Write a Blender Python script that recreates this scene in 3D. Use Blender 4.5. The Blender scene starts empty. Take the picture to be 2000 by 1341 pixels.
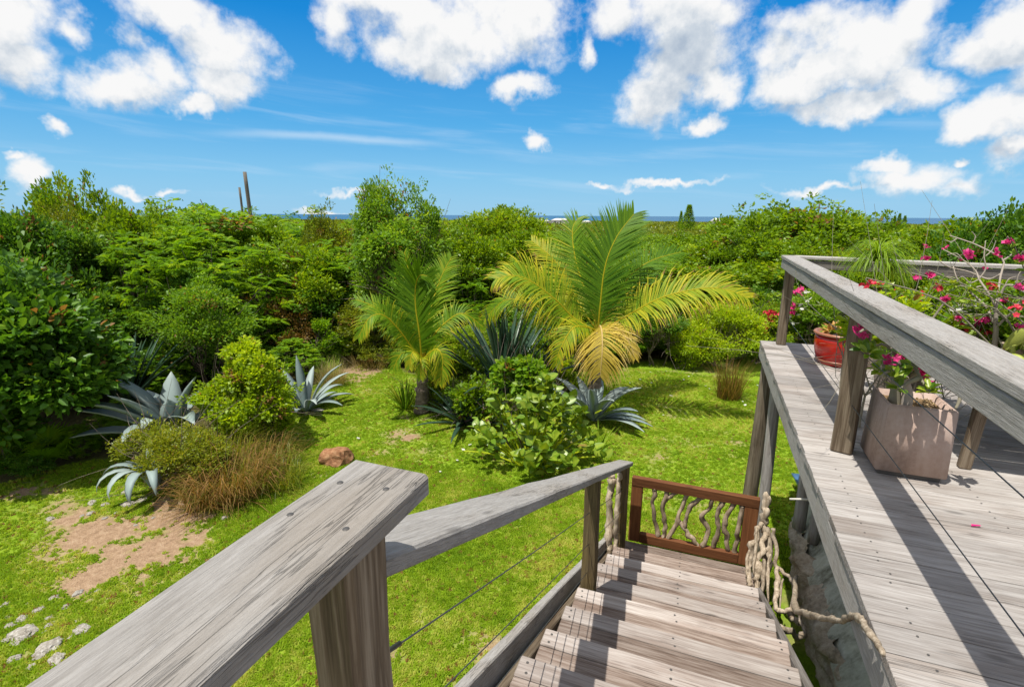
import bpy, bmesh, math, random
import numpy as np
from mathutils import Vector, Matrix, noise as mnoise
SC = bpy.context.scene
COL = SC.collection
random.seed(7)
# ------------------------------------------------------------------ camera
CAMZ = 3.7
F = 1000.0; PITCH = .245; ROLL = .006; YAW = .360
CX, CY = 1000.0, 670.5
def ray(px, py):
    u, v = (px-CX)/F, (py-CY)/F
    c, s = math.cos(ROLL), math.sin(ROLL)
    u, v = c*u+s*v, -s*u+c*v
    sp, cp = math.sin(PITCH), math.cos(PITCH)
    X, Y, Z = u, cp-v*sp, -sp-v*cp
    s, c = math.sin(YAW), math.cos(YAW)
    return Vector((X*c-Y*s, X*s+Y*c, Z))
EYE = Vector((0, 0, CAMZ))
def atz(px, py, z=0.0):
    d = ray(px, py); return EYE + d*((z-CAMZ)/d.z)
def aty(px, py, y):
    d = ray(px, py); return EYE + d*(y/d.y)
def atx(px, py, x):
    d = ray(px, py); return EYE + d*(x/d.x)
def atd(px, py, D):
    d = ray(px, py); return EYE + d*(D/math.hypot(d.x, d.y))
cam = bpy.data.cameras.new('camera'); cam.sensor_fit = 'HORIZONTAL'; cam.sensor_width = 36.0
cam.lens = 18.0; cam.clip_start = .05; cam.clip_end = 120000
camo = bpy.data.objects.new('camera', cam); COL.objects.link(camo)
fw = ray(CX, CY); rt = (ray(CX+F, CY)-fw).normalized(); up = (ray(CX, CY-F)-fw).normalized()
m = Matrix((rt, up, -fw.normalized())).transposed().to_4x4(); m.translation = EYE
camo.matrix_world = m
SC.camera = camo
# ------------------------------------------------------------------ world, sun, exposure
SUN = Vector((-.18, -.28, 1.0)).normalized()
SC.view_settings.view_transform = 'Standard'; SC.view_settings.look = 'None'
SC.view_settings.gamma = 1.0; SC.view_settings.use_curve_mapping = False
SC.view_settings.exposure = 0.70
SC.cycles.max_bounces = 8; SC.cycles.diffuse_bounces = 6; SC.cycles.glossy_bounces = 3
SC.cycles.transmission_bounces = 3; SC.cycles.transparent_max_bounces = 6
SC.cycles.caustics_reflective = False; SC.cycles.caustics_refractive = False
sl = bpy.data.lights.new('sun', 'SUN'); sl.energy = 4.2; sl.angle = math.radians(.5); sl.color = (1.0, .955, .87)
so = bpy.data.objects.new('sun', sl); COL.objects.link(so)
so.rotation_euler = (-SUN).to_track_quat('-Z', 'Y').to_euler(); so.location = (-6, -9, 30)

class NT:
    """small helper to write node trees"""
    def __init__(s, nt): s.nt = nt
    def n(s, t, **kw):
        x = s.nt.nodes.new(t)
        for k, v in kw.items(): setattr(x, k, v)
        return x
    def put(s, sock, v):
        if isinstance(v, bpy.types.NodeSocket): s.nt.links.new(v, sock)
        elif v is not None:
            try: sock.default_value = v
            except Exception: sock.default_value = (v, v, v)
    def m(s, op, a, b=None, c=None, clamp=False):
        x = s.n('ShaderNodeMath', operation=op, use_clamp=clamp)
        for i, v in enumerate((a, b, c)):
            if v is not None: s.put(x.inputs[i], v)
        return x.outputs[0]
    def vm(s, op, a, b=None):
        x = s.n('ShaderNodeVectorMath', operation=op)
        s.put(x.inputs[0], a)
        if b is not None: s.put(x.inputs[3] if op == 'SCALE' else x.inputs[1], b)
        return x.outputs[0]
    def noise(s, vec, scale, detail=4, rough=.55, dist=0):
        x = s.n('ShaderNodeTexNoise'); s.put(x.inputs['Vector'], vec)
        x.inputs['Scale'].default_value = scale; x.inputs['Detail'].default_value = detail
        x.inputs['Roughness'].default_value = rough; x.inputs['Distortion'].default_value = dist
        return x.outputs['Fac']
    def ramp(s, fac, stops, interp='LINEAR'):
        x = s.n('ShaderNodeValToRGB'); s.put(x.inputs[0], fac); cr = x.color_ramp; cr.interpolation = interp
        while len(cr.elements) < len(stops): cr.elements.new(.5)
        for e, (p, c) in zip(cr.elements, stops):
            e.position = p; e.color = (c, c, c, 1) if isinstance(c, (int, float)) else (*c, 1)
        return x.outputs[0]
    def mix(s, fac, a, b, mode='MIX'):
        x = s.n('ShaderNodeMix', data_type='RGBA', blend_type=mode)
        s.put(x.inputs[0], fac)
        for i, v in ((6, a), (7, b)):
            if isinstance(v, bpy.types.NodeSocket): s.nt.links.new(v, x.inputs[i])
            else: x.inputs[i].default_value = (*v, 1)
        return x.outputs[2]
    def sstep(s, v, lo, hi):
        x = s.n('ShaderNodeMapRange', interpolation_type='SMOOTHSTEP'); s.put(x.inputs[0], v)
        x.inputs[1].default_value = lo; x.inputs[2].default_value = hi
        return x.outputs[0]

W = bpy.data.worlds.new('World'); SC.world = W; W.use_nodes = True
W.node_tree.nodes.clear()
w = NT(W.node_tree)
sky = w.n('ShaderNodeTexSky', sky_type='NISHITA'); sky.sun_disc = False
sky.sun_elevation = math.asin(SUN.z); sky.sun_rotation = math.atan2(SUN.x, SUN.y)
sky.air_density = 1.0; sky.dust_density = .35; sky.ozone_density = 2.2; sky.altitude = 30
SKYS = 0.085
hs = w.n('ShaderNodeHueSaturation'); hs.inputs['Saturation'].default_value = 1.38; hs.inputs['Hue'].default_value = .5
hs.inputs['Value'].default_value = 1.0
W.node_tree.links.new(sky.outputs[0], hs.inputs['Color'])
tc = w.n('ShaderNodeTexCoord'); D = tc.outputs['Generated']
CLOUDS = [ # px, py, rx, ry, strength, shade  (turned into directions)
 (30,50,115,85,1,.1),(55,130,85,58,1,.25),(160,75,42,30,.75,.2),(-60,90,110,110,1,.3),
 (350,20,100,55,1,.0),(430,95,95,75,1,.05),(420,160,95,50,1,.15),(250,172,88,50,1,.15),(300,140,55,55,.85,.1),(365,208,38,27,1,.2),(270,75,25,40,.5,.2),
 (790,15,140,55,1,.0),(900,55,205,90,1,.0),(830,115,110,55,1,.2),(862,152,48,34,1,.35),(1008,175,52,34,1,.15),(1030,30,80,60,1,.0),(665,45,34,70,.6,.1),
 (1330,30,150,60,1,.45),(1335,115,105,90,1,.55),(1290,185,75,60,1,.5),(1390,165,58,45,1,.05),(1375,243,36,22,.9,.1),(1140,95,14,30,.55,.1),(1200,30,50,45,.8,.4),
 (1610,140,110,65,1,.05),(1700,100,125,80,1,.0),(1790,165,105,48,1,.2),(1790,35,60,55,1,.05),(1570,165,75,40,1,.1),(1680,200,130,30,1,.5),(1580,55,120,45,.72,.5),(1530,90,60,50,.65,.5),
 (1950,85,125,45,1,.4),(2000,35,70,50,1,.3),(1910,230,80,34,1,.2),(1990,215,80,52,1,.15),(1990,285,34,20,.9,.1),(2100,150,120,160,1,.3),
 (120,262,34,19,.95,.1),(58,345,52,30,.95,.1),(25,318,24,11,.8,.1),(1040,278,26,17,.9,.1),(250,368,32,10,.75,.1),(1780,345,90,32,.78,.1),(1730,318,42,18,.8,.0),(1870,362,60,24,.7,.2),
 (1860,312,22,9,.7,.0),(320,368,30,7,.55,.5),(700,368,60,5,.45,.7),(1300,362,80,5,.45,.8),(1170,360,25,5,.5,.9),(1600,372,110,7,.5,.8),(630,412,48,10,.7,.1),(1960,300,40,25,.5,.8)]
gE = bpy.data.node_groups.new('cloud_field', 'ShaderNodeTree')
gE.interface.new_socket('az', in_out='INPUT', socket_type='NodeSocketFloat')
gE.interface.new_socket('el', in_out='INPUT', socket_type='NodeSocketFloat')
gE.interface.new_socket('field', in_out='OUTPUT', socket_type='NodeSocketFloat')
gE.interface.new_socket('shade', in_out='OUTPUT', socket_type='NodeSocketFloat')
g = NT(gE); gi = g.n('NodeGroupInput'); go = g.n('NodeGroupOutput')
acc = None; shd = None
for (px, py, rx, ry, st, sh) in CLOUDS:
    d = ray(px, py).normalized(); az = math.atan2(d.x, d.y); el = math.asin(d.z)
    d1 = ray(px+rx, py).normalized(); d0 = ray(px-rx, py).normalized()
    ra = abs(math.atan2(d1.x, d1.y)-math.atan2(d0.x, d0.y))/2
    re = abs(math.asin(ray(px, py-ry).normalized().z)-math.asin(ray(px, py+ry).normalized().z))/2
    a = g.m('MULTIPLY_ADD', gi.outputs[0], 1/ra, -az/ra); e = g.m('MULTIPLY_ADD', gi.outputs[1], 1/re, -el/re)
    q = g.m('MULTIPLY_ADD', a, a, g.m('MULTIPLY', e, e))
    f = g.m('MULTIPLY_ADD', g.m('SQRT', q), -st, st*1.0)
    f = g.m('MAXIMUM', f, -1.5)
    if acc is None: acc = f; shd = g.m('MULTIPLY', g.m('MAXIMUM', f, 0), sh*2)
    else:
        acc = g.m('SMOOTH_MAX', acc, f, .12); shd = g.m('MAXIMUM', shd, g.m('MULTIPLY', g.m('MAXIMUM', f, 0), sh*2))
g.put(go.inputs[0], acc); g.put(go.inputs[1], shd)
sx = w.n('ShaderNodeSeparateXYZ'); w.put(sx.inputs[0], D)
az0 = w.m('ARCTAN2', sx.outputs[0], sx.outputs[1]); el0 = w.m('ARCSINE', sx.outputs[2])
wn1 = w.noise(D, 9, 5, .6); wn2 = w.noise(w.vm('ADD', D, (5.3, 1.7, 9.1)), 9, 5, .6)
azw = w.m('MULTIPLY_ADD', w.m('SUBTRACT', wn1, .5), .11, az0); elw = w.m('MULTIPLY_ADD', w.m('SUBTRACT', wn2, .5), .10, el0)
def field(de):
    x = w.n('ShaderNodeGroup'); x.node_tree = gE; w.put(x.inputs[0], azw); w.put(x.inputs[1], w.m('ADD', elw, de))
    return x.outputs[0], x.outputs[1]
E0, S0 = field(0.0); E1, _ = field(.035)
# clouds go on all round; unseen ones made denser for white fill light
rel = w.m('ABSOLUTE', w.m('WRAP', w.m('ADD', az0, YAW), math.pi, -math.pi))
outm = w.m('MAXIMUM', w.sstep(rel, .88, 1.1), w.sstep(el0, .46, .62))
gn = w.noise(D, 3.2, 3, .5)
gen = w.m('MULTIPLY_ADD', gn, 5.0, -2.1)
def mixf(fac, a, b): return w.m('ADD', w.m('MULTIPLY', a, w.m('SUBTRACT', 1.0, fac)), w.m('MULTIPLY', b, fac))
E0 = mixf(outm, E0, gen)
n0 = w.noise(D, 13, 10, .60); n1 = w.noise(w.vm('ADD', D, (-.006, -.009, .022)), 13, 10, .60)
nf = w.noise(D, 42, 6, .62)
dens = w.m('MULTIPLY_ADD', w.m('SUBTRACT', n0, .5), 1.75, w.m('ADD', E0, .10))
dens = w.m('MULTIPLY_ADD', w.m('SUBTRACT', nf, .5), .55, dens)
alpha = w.m('POWER', w.sstep(dens, -.16, .62), .85)
# shading of the cloud bodies
sh = w.m('MULTIPLY_ADD', w.m('SUBTRACT', n0, n1), 2.0, .88)
sh = w.m('MULTIPLY_ADD', w.m('SUBTRACT', E1, E0), -.60, sh)
sh = w.m('SUBTRACT', sh, w.m('MULTIPLY', S0, .70), clamp=True)
ccol = w.ramp(sh, [(0, (.44, .53, .65)), (.40, (.62, .69, .77)), (.75, (.86, .885, .91)), (1, (.97, .97, .97))])
# thin high cirrus
mp = w.n('ShaderNodeCombineXYZ'); w.put(mp.inputs[0], w.m('MULTIPLY', az0, 2.2)); w.put(mp.inputs[1], w.m('MULTIPLY', w.m('MULTIPLY_ADD', az0, .07, el0), 26)); w.put(mp.inputs[2], 3.1)
ci = w.noise(mp.outputs[0], 1.6, 5, .55, .4)
ci = w.m('MULTIPLY', w.sstep(ci, .47, .80), w.m('MULTIPLY', w.sstep(el0, .0, .06), w.m('SUBTRACT', 1.0, w.sstep(el0, .16, .26))))
nish = w.mix(1.0, hs.outputs[0], (SKYS, SKYS, SKYS), 'MULTIPLY')
# the clear tropical air of the photograph: deeper blue overhead, pale blue at the horizon, all the way round
grad = w.ramp(w.m('MULTIPLY', el0, 1/1.5708), [(0.0, (.185,.370,.530)), (.04, (.140,.345,.530)), (.10, (.055,.260,.505)), (.20, (.005,.155,.430)), (.42, (.003,.105,.340)), (1.0, (.003,.075,.250))])
skyc = w.mix(.93, nish, grad)
d0 = ray(470, 260).normalized(); d1 = ray(905, 287).normalized(); a0, e0_ = math.atan2(d0.x, d0.y), math.asin(d0.z); a1, e1_ = math.atan2(d1.x, d1.y), math.asin(d1.z)
tt = w.m('MULTIPLY_ADD', az0, 1/(a1-a0), -a0/(a1-a0)); le = w.m('MULTIPLY_ADD', tt, e1_-e0_, e0_)
le = w.m('MULTIPLY_ADD', w.m('MULTIPLY', tt, w.m('SUBTRACT', 1.0, tt)), .016, le)
wd_ = w.m('ABSOLUTE', w.m('SUBTRACT', el0, w.m('MULTIPLY_ADD', w.m('SUBTRACT', wn1, .5), .012, le)))
streak = w.m('MULTIPLY', w.m('MULTIPLY', w.sstep(wd_, .010, .0), w.sstep(tt, -.25, .25)), w.sstep(tt, 1.05, .55))
skyc = w.mix(w.m('MULTIPLY', streak, .42), skyc, (.45, .53, .60))
c1 = w.mix(w.m('MULTIPLY', ci, .34), skyc, (.36, .47, .58))
CLB = .60
c2 = w.mix(alpha, c1, w.mix(1.0, ccol, (CLB, CLB, CLB), 'MULTIPLY'))
bg = w.n('ShaderNodeBackground'); w.put(bg.inputs[0], c2); bg.inputs[1].default_value = 1.0
wo = w.n('ShaderNodeOutputWorld'); W.node_tree.links.new(bg.outputs[0], wo.inputs[0])
# ------------------------------------------------------------------ object helpers
def link(o, parent=None, label=None, cat=None, group=None, kind=None):
    COL.objects.link(o)
    if parent is not None: o.parent = parent
    if label: o['label'] = label
    if cat: o['category'] = cat
    if group: o['group'] = group
    if kind: o['kind'] = kind
    return o
def empty(name, loc, label, cat, group=None, rz=0.0):
    o = bpy.data.objects.new(name, None); o.empty_display_size = .1
    o.location = loc; o.rotation_euler = (0, 0, rz)
    return link(o, None, label, cat, group)
def obj(name, me, parent=None, mat=None, loc=(0,0,0), rot=None, **kw):
    if mat is not None and not me.materials: me.materials.append(mat)
    o = bpy.data.objects.new(name, me); o.location = loc
    if rot is not None: o.rotation_euler = rot
    return link(o, parent, **kw)
def dup(root, loc, rz=0.0, scale=(1,1,1), label=None, group=None):
    r = root.copy(); COL.objects.link(r); r.location = loc; r.rotation_euler = (0, 0, rz); r.scale = scale
    if label: r['label'] = label
    if group: r['group'] = group
    for ch in list(root.children):
        c = ch.copy(); COL.objects.link(c); c.parent = r
        for gch in ch.children:
            d = gch.copy(); COL.objects.link(d); d.parent = c
    return r
def mesh_np(name, V, polys, mat=None, attrs=None, smooth=False):
    """V (n,3); polys: list of (m,k) index arrays; attrs {name: per-vertex floats}"""
    me = bpy.data.meshes.new(name)
    V = np.asarray(V, dtype=np.float32); me.vertices.add(len(V)); me.vertices.foreach_set('co', V.ravel())
    polys = [np.asarray(p, dtype=np.int32) for p in polys if len(p)]
    if polys:
        tot = [np.full(len(p), p.shape[1], dtype=np.int32) for p in polys]
        tot = np.concatenate(tot); idx = np.concatenate([p.ravel() for p in polys])
        st = np.concatenate(([0], np.cumsum(tot)[:-1])).astype(np.int32)
        me.loops.add(len(idx)); me.loops.foreach_set('vertex_index', idx)
        me.polygons.add(len(tot)); me.polygons.foreach_set('loop_start', st); me.polygons.foreach_set('loop_total', tot)
        if smooth: me.polygons.foreach_set('use_smooth', np.ones(len(tot), dtype=bool))
    me.update(calc_edges=True)
    if attrs:
        for k, v in attrs.items():
            a = me.attributes.new(k, 'FLOAT', 'POINT'); a.data.foreach_set('value', np.asarray(v, dtype=np.float32))
    if mat: me.materials.append(mat)
    return me
class MB:
    """collects verts/polys of several shapes into one mesh"""
    def __init__(s): s.V = []; s.P = {}; s.n = 0; s.A = []
    def add(s, V, polys, t=.5):
        V = np.asarray(V, dtype=float).reshape(-1, 3)
        for p in polys:
            p = np.asarray(p, dtype=int)
            if len(p): s.P.setdefault(p.shape[1], []).append(p+s.n)
        s.V.append(V); s.n += len(V)
        s.A.append(np.full(len(V), t) if np.isscalar(t) else np.asarray(t))
    def mesh(s, name, mat=None, smooth=False):
        return mesh_np(name, np.concatenate(s.V), [np.concatenate(v) for v in s.P.values()], mat, {'tint': np.concatenate(s.A)}, smooth)
def nrm(a): return a/np.maximum(np.linalg.norm(a, axis=-1, keepdims=True), 1e-9)
def tube_geo(path, rad, sides=7, caps=True, rough=0.0, rng=None):
    P = np.asarray([tuple(p) for p in path], dtype=float); n = len(P)
    R = np.asarray(rad if np.ndim(rad) else np.full(n, rad), dtype=float)
    T = np.gradient(P, axis=0); T = nrm(T)
    ref = np.array([0.0, 0, 1]) if abs(T[0][2]) < .9 else np.array([1.0, 0, 0])
    u = np.cross(T[0], ref); u /= np.linalg.norm(u)
    V = []; a = np.linspace(0, 2*np.pi, sides, endpoint=False)
    for i in range(n):
        u = u-T[i]*np.dot(u, T[i]); u /= np.linalg.norm(u); v = np.cross(T[i], u)
        r = np.full(sides, R[i])
        if rough and rng is not None: r = r*(1+rng.normal(0, rough, sides))
        V.append(P[i]+r[:, None]*(np.cos(a)[:, None]*u+np.sin(a)[:, None]*v))
    V = np.concatenate(V); q = []
    i0 = np.arange(n-1)[:, None]*sides; j = np.arange(sides)[None, :]; j2 = (j+1) % sides
    q = np.stack([i0+j, i0+j2, i0+sides+j2, i0+sides+j], -1).reshape(-1, 4)
    polys = [q]
    if caps: polys += [np.arange(sides)[::-1][None, :], (np.arange(sides)+(n-1)*sides)[None, :]]
    return V, polys
def smooth_path(pts, n):
    P = np.asarray([tuple(p) for p in pts], dtype=float); k = len(P)
    t = np.linspace(0, k-1, n); out = []
    for x in t:
        i = min(int(x), k-2); f = x-i
        p0 = P[max(i-1, 0)]; p1 = P[i]; p2 = P[i+1]; p3 = P[min(i+2, k-1)]
        out.append(.5*((2*p1)+(-p0+p2)*f+(2*p0-5*p1+4*p2-p3)*f*f+(-p0+3*p1-3*p2+p3)*f**3))
    return np.array(out)
def box_geo(x0, x1, y0, y1, z0, z1, b=.004):
    """box with chamfered edges: 24 verts"""
    bm = bmesh.new(); bmesh.ops.create_cube(bm, size=1)
    for v in bm.verts: v.co = Vector(((x0+x1)/2+v.co.x*(x1-x0), (y0+y1)/2+v.co.y*(y1-y0), (z0+z1)/2+v.co.z*(z1-z0)))
    if b: bmesh.ops.bevel(bm, geom=bm.edges[:], offset=b, segments=1, affect='EDGES')
    return bm
def bm_mesh(bm, name, mat=None, smooth=False):
    me = bpy.data.meshes.new(name); bm.to_mesh(me); bm.free()
    if mat: me.materials.append(mat)
    if smooth:
        for p in me.polygons: p.use_smooth = True
    return me
def beam(name, a, b, wdt, hgt, mat, parent, b_=.005, upv=(0,0,1), seg=6, wob=.0, seed=0, **kw):
    """a squared timber from a to b (centre line); local x runs along the grain; seg cuts with a little wander"""
    a = Vector(a); b = Vector(b); L = (b-a).length; x = (b-a)/L
    y = Vector(upv).cross(x).normalized(); z = x.cross(y)
    bm = bmesh.new(); bmesh.ops.create_cube(bm, size=1)
    for v in bm.verts: v.co = Vector((v.co.x*L, v.co.y*wdt, v.co.z*hgt))
    if b_: bmesh.ops.bevel(bm, geom=bm.edges[:], offset=b_, segments=1, affect='EDGES')
    if seg > 1:
        for k in range(1, seg):
            xk = -L/2+L*k/seg
            bmesh.ops.bisect_plane(bm, geom=bm.verts[:]+bm.edges[:]+bm.faces[:], plane_co=(xk, 0, 0), plane_no=(1, 0, 0))
        if wob:
            for v in bm.verts:
                v.co.y += wob*mnoise.noise(Vector((v.co.x*2.1+seed*3.7, math.copysign(1.0, v.co.y)*2.3, seed)))
                v.co.z += wob*mnoise.noise(Vector((v.co.x*2.3+seed*1.7, 7.7+math.copysign(1.0, v.co.z)*2.3, seed)))
    me = bm_mesh(bm, name, mat)
    o = bpy.data.objects.new(name, me)
    M = Matrix((x, y, z)).transposed().to_4x4(); M.translation = (a+b)/2
    if parent is not None: M = Matrix.Translation(-Vector(parent.location)) @ M
    o.matrix_local = M
    return link(o, parent, **kw)
def curve_tube(name, pts, rads, mat, parent, n=16, sides=7, rough=.0, seed=0, gnarl=0, flat=False, **kw):
    rng = np.random.default_rng(seed)
    P = smooth_path(pts, n)
    if gnarl: P = P+np.array([[mnoise.noise(Vector((i*.30+seed*9, c*5.5, 1))) for c in range(3)] for i in range(n)])*gnarl
    R = np.interp(np.linspace(0, 1, n), np.linspace(0, 1, len(rads)), rads)
    if gnarl: R = R*np.array([1+.30*mnoise.noise(Vector((i*.33+seed*3, 2.5, seed))) for i in range(n)])
    if parent is not None: P = P-np.array(parent.location)
    V, pl = tube_geo(P, R, sides, True, rough, rng)
    return obj(name, mesh_np(name, V, pl, mat, None, not flat), parent, **kw)
# ------------------------------------------------------------------ materials
def new_mat(name):
    m_ = bpy.data.materials.new(name); m_.use_nodes = True; m_.node_tree.nodes.clear()
    k = NT(m_.node_tree); o = k.n('ShaderNodeOutputMaterial'); return m_, k, o
def bsdf(k, col, rough=.6, spec=.3, bump=None, bs=.3, bd=.01):
    p = k.n('ShaderNodeBsdfPrincipled'); k.put(p.inputs['Base Color'], col if isinstance(col, bpy.types.NodeSocket) else (*col, 1))
    k.put(p.inputs['Roughness'], rough); p.inputs['Specular IOR Level'].default_value = spec
    if bump is not None:
        b = k.n('ShaderNodeBump'); b.inputs['Strength'].default_value = bs; b.inputs['Distance'].default_value = bd
        k.put(b.inputs['Height'], bump); k.nt.links.new(b.outputs[0], p.inputs['Normal'])
    return p
def plain(name, col, rough=.6, spec=.3, var=.15, scale=20, metal=0):
    m_, k, o = new_mat(name); t = k.n('ShaderNodeTexCoord')
    f = k.noise(t.outputs['Object'], scale, 4, .6)
    c = k.mix(f, tuple(x*(1-var) for x in col), tuple(min(1, x*(1+var)) for x in col))
    p = bsdf(k, c, rough, spec, f, .15, .005); p.inputs['Metallic'].default_value = metal
    k.nt.links.new(p.outputs[0], o.inputs[0]); return m_
def wood(name, dark, mid, light, warm, gx=2.6, gy=60, axis='x'):
    """weathered timber, grain along local x"""
    m_, k, o = new_mat(name); t = k.n('ShaderNodeTexCoord'); oi = k.n('ShaderNodeObjectInfo')
    off = k.n('ShaderNodeCombineXYZ'); r = k.m('MULTIPLY', oi.outputs['Random'], 37.0)
    for i in range(3): k.put(off.inputs[i], r)
    src = t.outputs['Object']
    if axis == 'z':
        sp_ = k.n('ShaderNodeSeparateXYZ'); k.put(sp_.inputs[0], src); cb_ = k.n('ShaderNodeCombineXYZ')
        for i_, j_ in ((0, 2), (1, 1), (2, 0)): k.nt.links.new(sp_.outputs[j_], cb_.inputs[i_])
        src = cb_.outputs[0]
    base = k.vm('ADD', src, off.outputs[0])
    warp = k.noise(k.vm('MULTIPLY', base, (1.1, 5, 5)), 1.0, 3)
    wv = k.n('ShaderNodeCombineXYZ'); k.put(wv.inputs[1], k.m('MULTIPLY', warp, .010)); k.put(wv.inputs[2], k.m('MULTIPLY', warp, .010))
    base2 = k.vm('ADD', base, wv.outputs[0])
    g1 = k.noise(k.vm('MULTIPLY', base2, (gx, gy, gy)), 1.0, 6, .65)
    g2 = k.noise(k.vm('MULTIPLY', base2, (gx*2.5, gy*3.4, gy*3.4)), 1.0, 4, .6)
    blotch = k.noise(k.vm('MULTIPLY', base, (1.6, 4, 4)), 1.0, 4, .6)
    f = k.m('MULTIPLY_ADD', g2, .45, k.m('MULTIPLY', g1, .65))
    c = k.ramp(f, [(.33, dark), (.50, mid), (.66, light)])
    c = k.mix(k.m('MULTIPLY', k.sstep(blotch, .45, .72), .55), c, warm)
    # knots and splits
    kn = k.n('ShaderNodeTexVoronoi'); k.put(kn.inputs['Vector'], k.vm('MULTIPLY', base, (2.6, 9, 9))); kn.inputs['Scale'].default_value = 1.0
    kt = k.m('SUBTRACT', 1.0, k.sstep(kn.outputs['Distance'], .05, .16))
    c = k.mix(k.m('MULTIPLY', kt, .5), c, tuple(x*.35 for x in dark))
    cr = k.noise(k.vm('MULTIPLY', base2, (gx*.35, gy*.55, gy*.55)), 1.0, 3, .5)
    split = k.m('MULTIPLY', k.sstep(k.m('ABSOLUTE', k.m('SUBTRACT', cr, .5)), .022, .0), k.sstep(blotch, .5, .62))
    c = k.mix(k.m('MULTIPLY', split, .28), c, tuple(x*.2 for x in dark))
    v = k.m('MULTIPLY_ADD', oi.outputs['Random'], .38, .80)
    vc = k.n('ShaderNodeCombineXYZ')
    for i in range(3): k.put(vc.inputs[i], v)
    c = k.mix(1.0, c, vc.outputs[0], 'MULTIPLY')
    h = k.m('SUBTRACT', f, k.m('MULTIPLY', split, .7))
    p = bsdf(k, c, .78, .2, h, .8, .006)
    k.nt.links.new(p.outputs[0], o.inputs[0]); return m_
M_DECK = wood('deck_wood', (.135,.118,.105), (.260,.236,.217), (.365,.342,.322), (.195,.155,.128), 3.2, 64)
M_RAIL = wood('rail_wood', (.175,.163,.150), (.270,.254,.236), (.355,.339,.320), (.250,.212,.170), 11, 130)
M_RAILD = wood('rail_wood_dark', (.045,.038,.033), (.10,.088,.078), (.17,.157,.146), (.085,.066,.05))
M_POST = wood('post_wood', (.036,.025,.016), (.110,.080,.052), (.215,.172,.122), (.075,.047,.025), 1.8, 42)
M_POSTO = wood('post_wood_ochre', (.035,.026,.018), (.10,.072,.038), (.185,.140,.070), (.20,.135,.03), 1.4, 34)
M_STEPL = wood('step_wood_pale', (.150,.116,.098), (.290,.248,.222), (.40,.358,.328), (.225,.158,.125), 2.2, 50)
M_STEPD = wood('step_wood_brown', (.075,.046,.034), (.165,.122,.098), (.285,.235,.203), (.115,.075,.055), 2.6, 56)
M_GATE = wood('varnished_wood', (.075,.027,.010), (.128,.048,.018), (.18,.072,.028), (.10,.038,.014), 1.4, 30)
M_DRIFT = wood('driftwood', (.10,.072,.048), (.255,.200,.142), (.43,.36,.275), (.17,.12,.075), 7, 40, axis='z')
M_BRANCH = wood('branch_wood', (.11,.075,.048), (.25,.185,.125), (.40,.32,.235), (.18,.12,.07), 7, 40, axis='z')
M_BARK = wood('bark', (.05,.04,.03), (.115,.09,.07), (.20,.165,.13), (.09,.07,.05), 6, 18)
M_POSTR = wood('round_post_wood', (.050,.036,.024), (.150,.118,.082), (.27,.225,.165), (.10,.07,.04), 1.8, 42, axis='z')
M_POSTG = wood('round_post_grey', (.12,.108,.098), (.235,.218,.20), (.34,.322,.302), (.19,.155,.125), 1.8, 46, axis='z')
M_CABLE = plain('steel_cable', (.09,.09,.09), .45, .5, .2, 60, .5)
M_NAIL = plain('nail_head', (.06,.055,.05), .6, .4)
def leaf_mat(name, c0, c1, c2, transl=.34, rough=.42, spec=.35, tcol=None, dead=(.24,.13,.045)):
    m_, k, o = new_mat(name)
    a = k.n('ShaderNodeAttribute'); a.attribute_name = 'tint'
    oi = k.n('ShaderNodeObjectInfo')
    rr_ = k.m('MULTIPLY', k.m('MULTIPLY_ADD', oi.outputs['Random'], .24, -.12), k.m('LESS_THAN', a.outputs['Fac'], .95))
    f = k.m('MINIMUM', k.m('ADD', a.outputs['Fac'], rr_, clamp=True), k.m('MAXIMUM', a.outputs['Fac'], .94))
    c = k.ramp(f, [(0.0, c0), (.5, c1), (.86, c2), (.955, c2), (.985, dead or c2)])
    p = bsdf(k, c, rough, spec)
    tcn = k.n('ShaderNodeBsdfTranslucent'); k.put(tcn.inputs[0], k.mix(1.0, c, tcol or (1.5, 1.35, .55), 'MULTIPLY'))
    mx = k.n('ShaderNodeMixShader'); mx.inputs[0].default_value = transl
    k.nt.links.new(p.outputs[0], mx.inputs[1]); k.nt.links.new(tcn.outputs[0], mx.inputs[2])
    k.nt.links.new(mx.outputs[0], o.inputs[0]); return m_
L_BROAD = leaf_mat('leaf_broad', (.070,.145,.006), (.165,.285,.008), (.33,.42,.016), .46)
L_DARK = leaf_mat('leaf_dark', (.030,.090,.010), (.085,.200,.014), (.20,.33,.030), .40, .46, .30)
L_FEATH = leaf_mat('leaf_feather', (.065,.160,.006), (.160,.315,.008), (.31,.43,.014), .50, .6, .2)
L_LOOSE = leaf_mat('leaf_loose', (.060,.145,.010), (.150,.290,.016), (.29,.41,.04), .48, .48, .28)
L_OLIVE = leaf_mat('leaf_olive', (.085,.120,.008), (.190,.245,.013), (.33,.31,.030), .46)
L_YELLOW = leaf_mat('leaf_yellow_green', (.13,.230,.006), (.31,.440,.010), (.50,.58,.022), .50, .45)
L_BIG = leaf_mat('leaf_large', (.045,.115,.010), (.125,.225,.014), (.30,.38,.035), .36, .36, .40)
L_PALM = leaf_mat('leaf_palm', (.048,.135,.005), (.145,.265,.007), (.48,.42,.018), .44, .55, .22, (1.4, 1.3, .5))
L_DRYP = leaf_mat('leaf_palm_dry', (.36,.28,.025), (.50,.38,.06), (.60,.45,.19), .36, .6, .2, (1.2,1.0,.7), (.50,.34,.16))
L_AGAVE = leaf_mat('leaf_agave', (.14,.195,.185), (.235,.295,.28), (.35,.40,.375), .06, .55, .22, (1,1,1))
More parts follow.
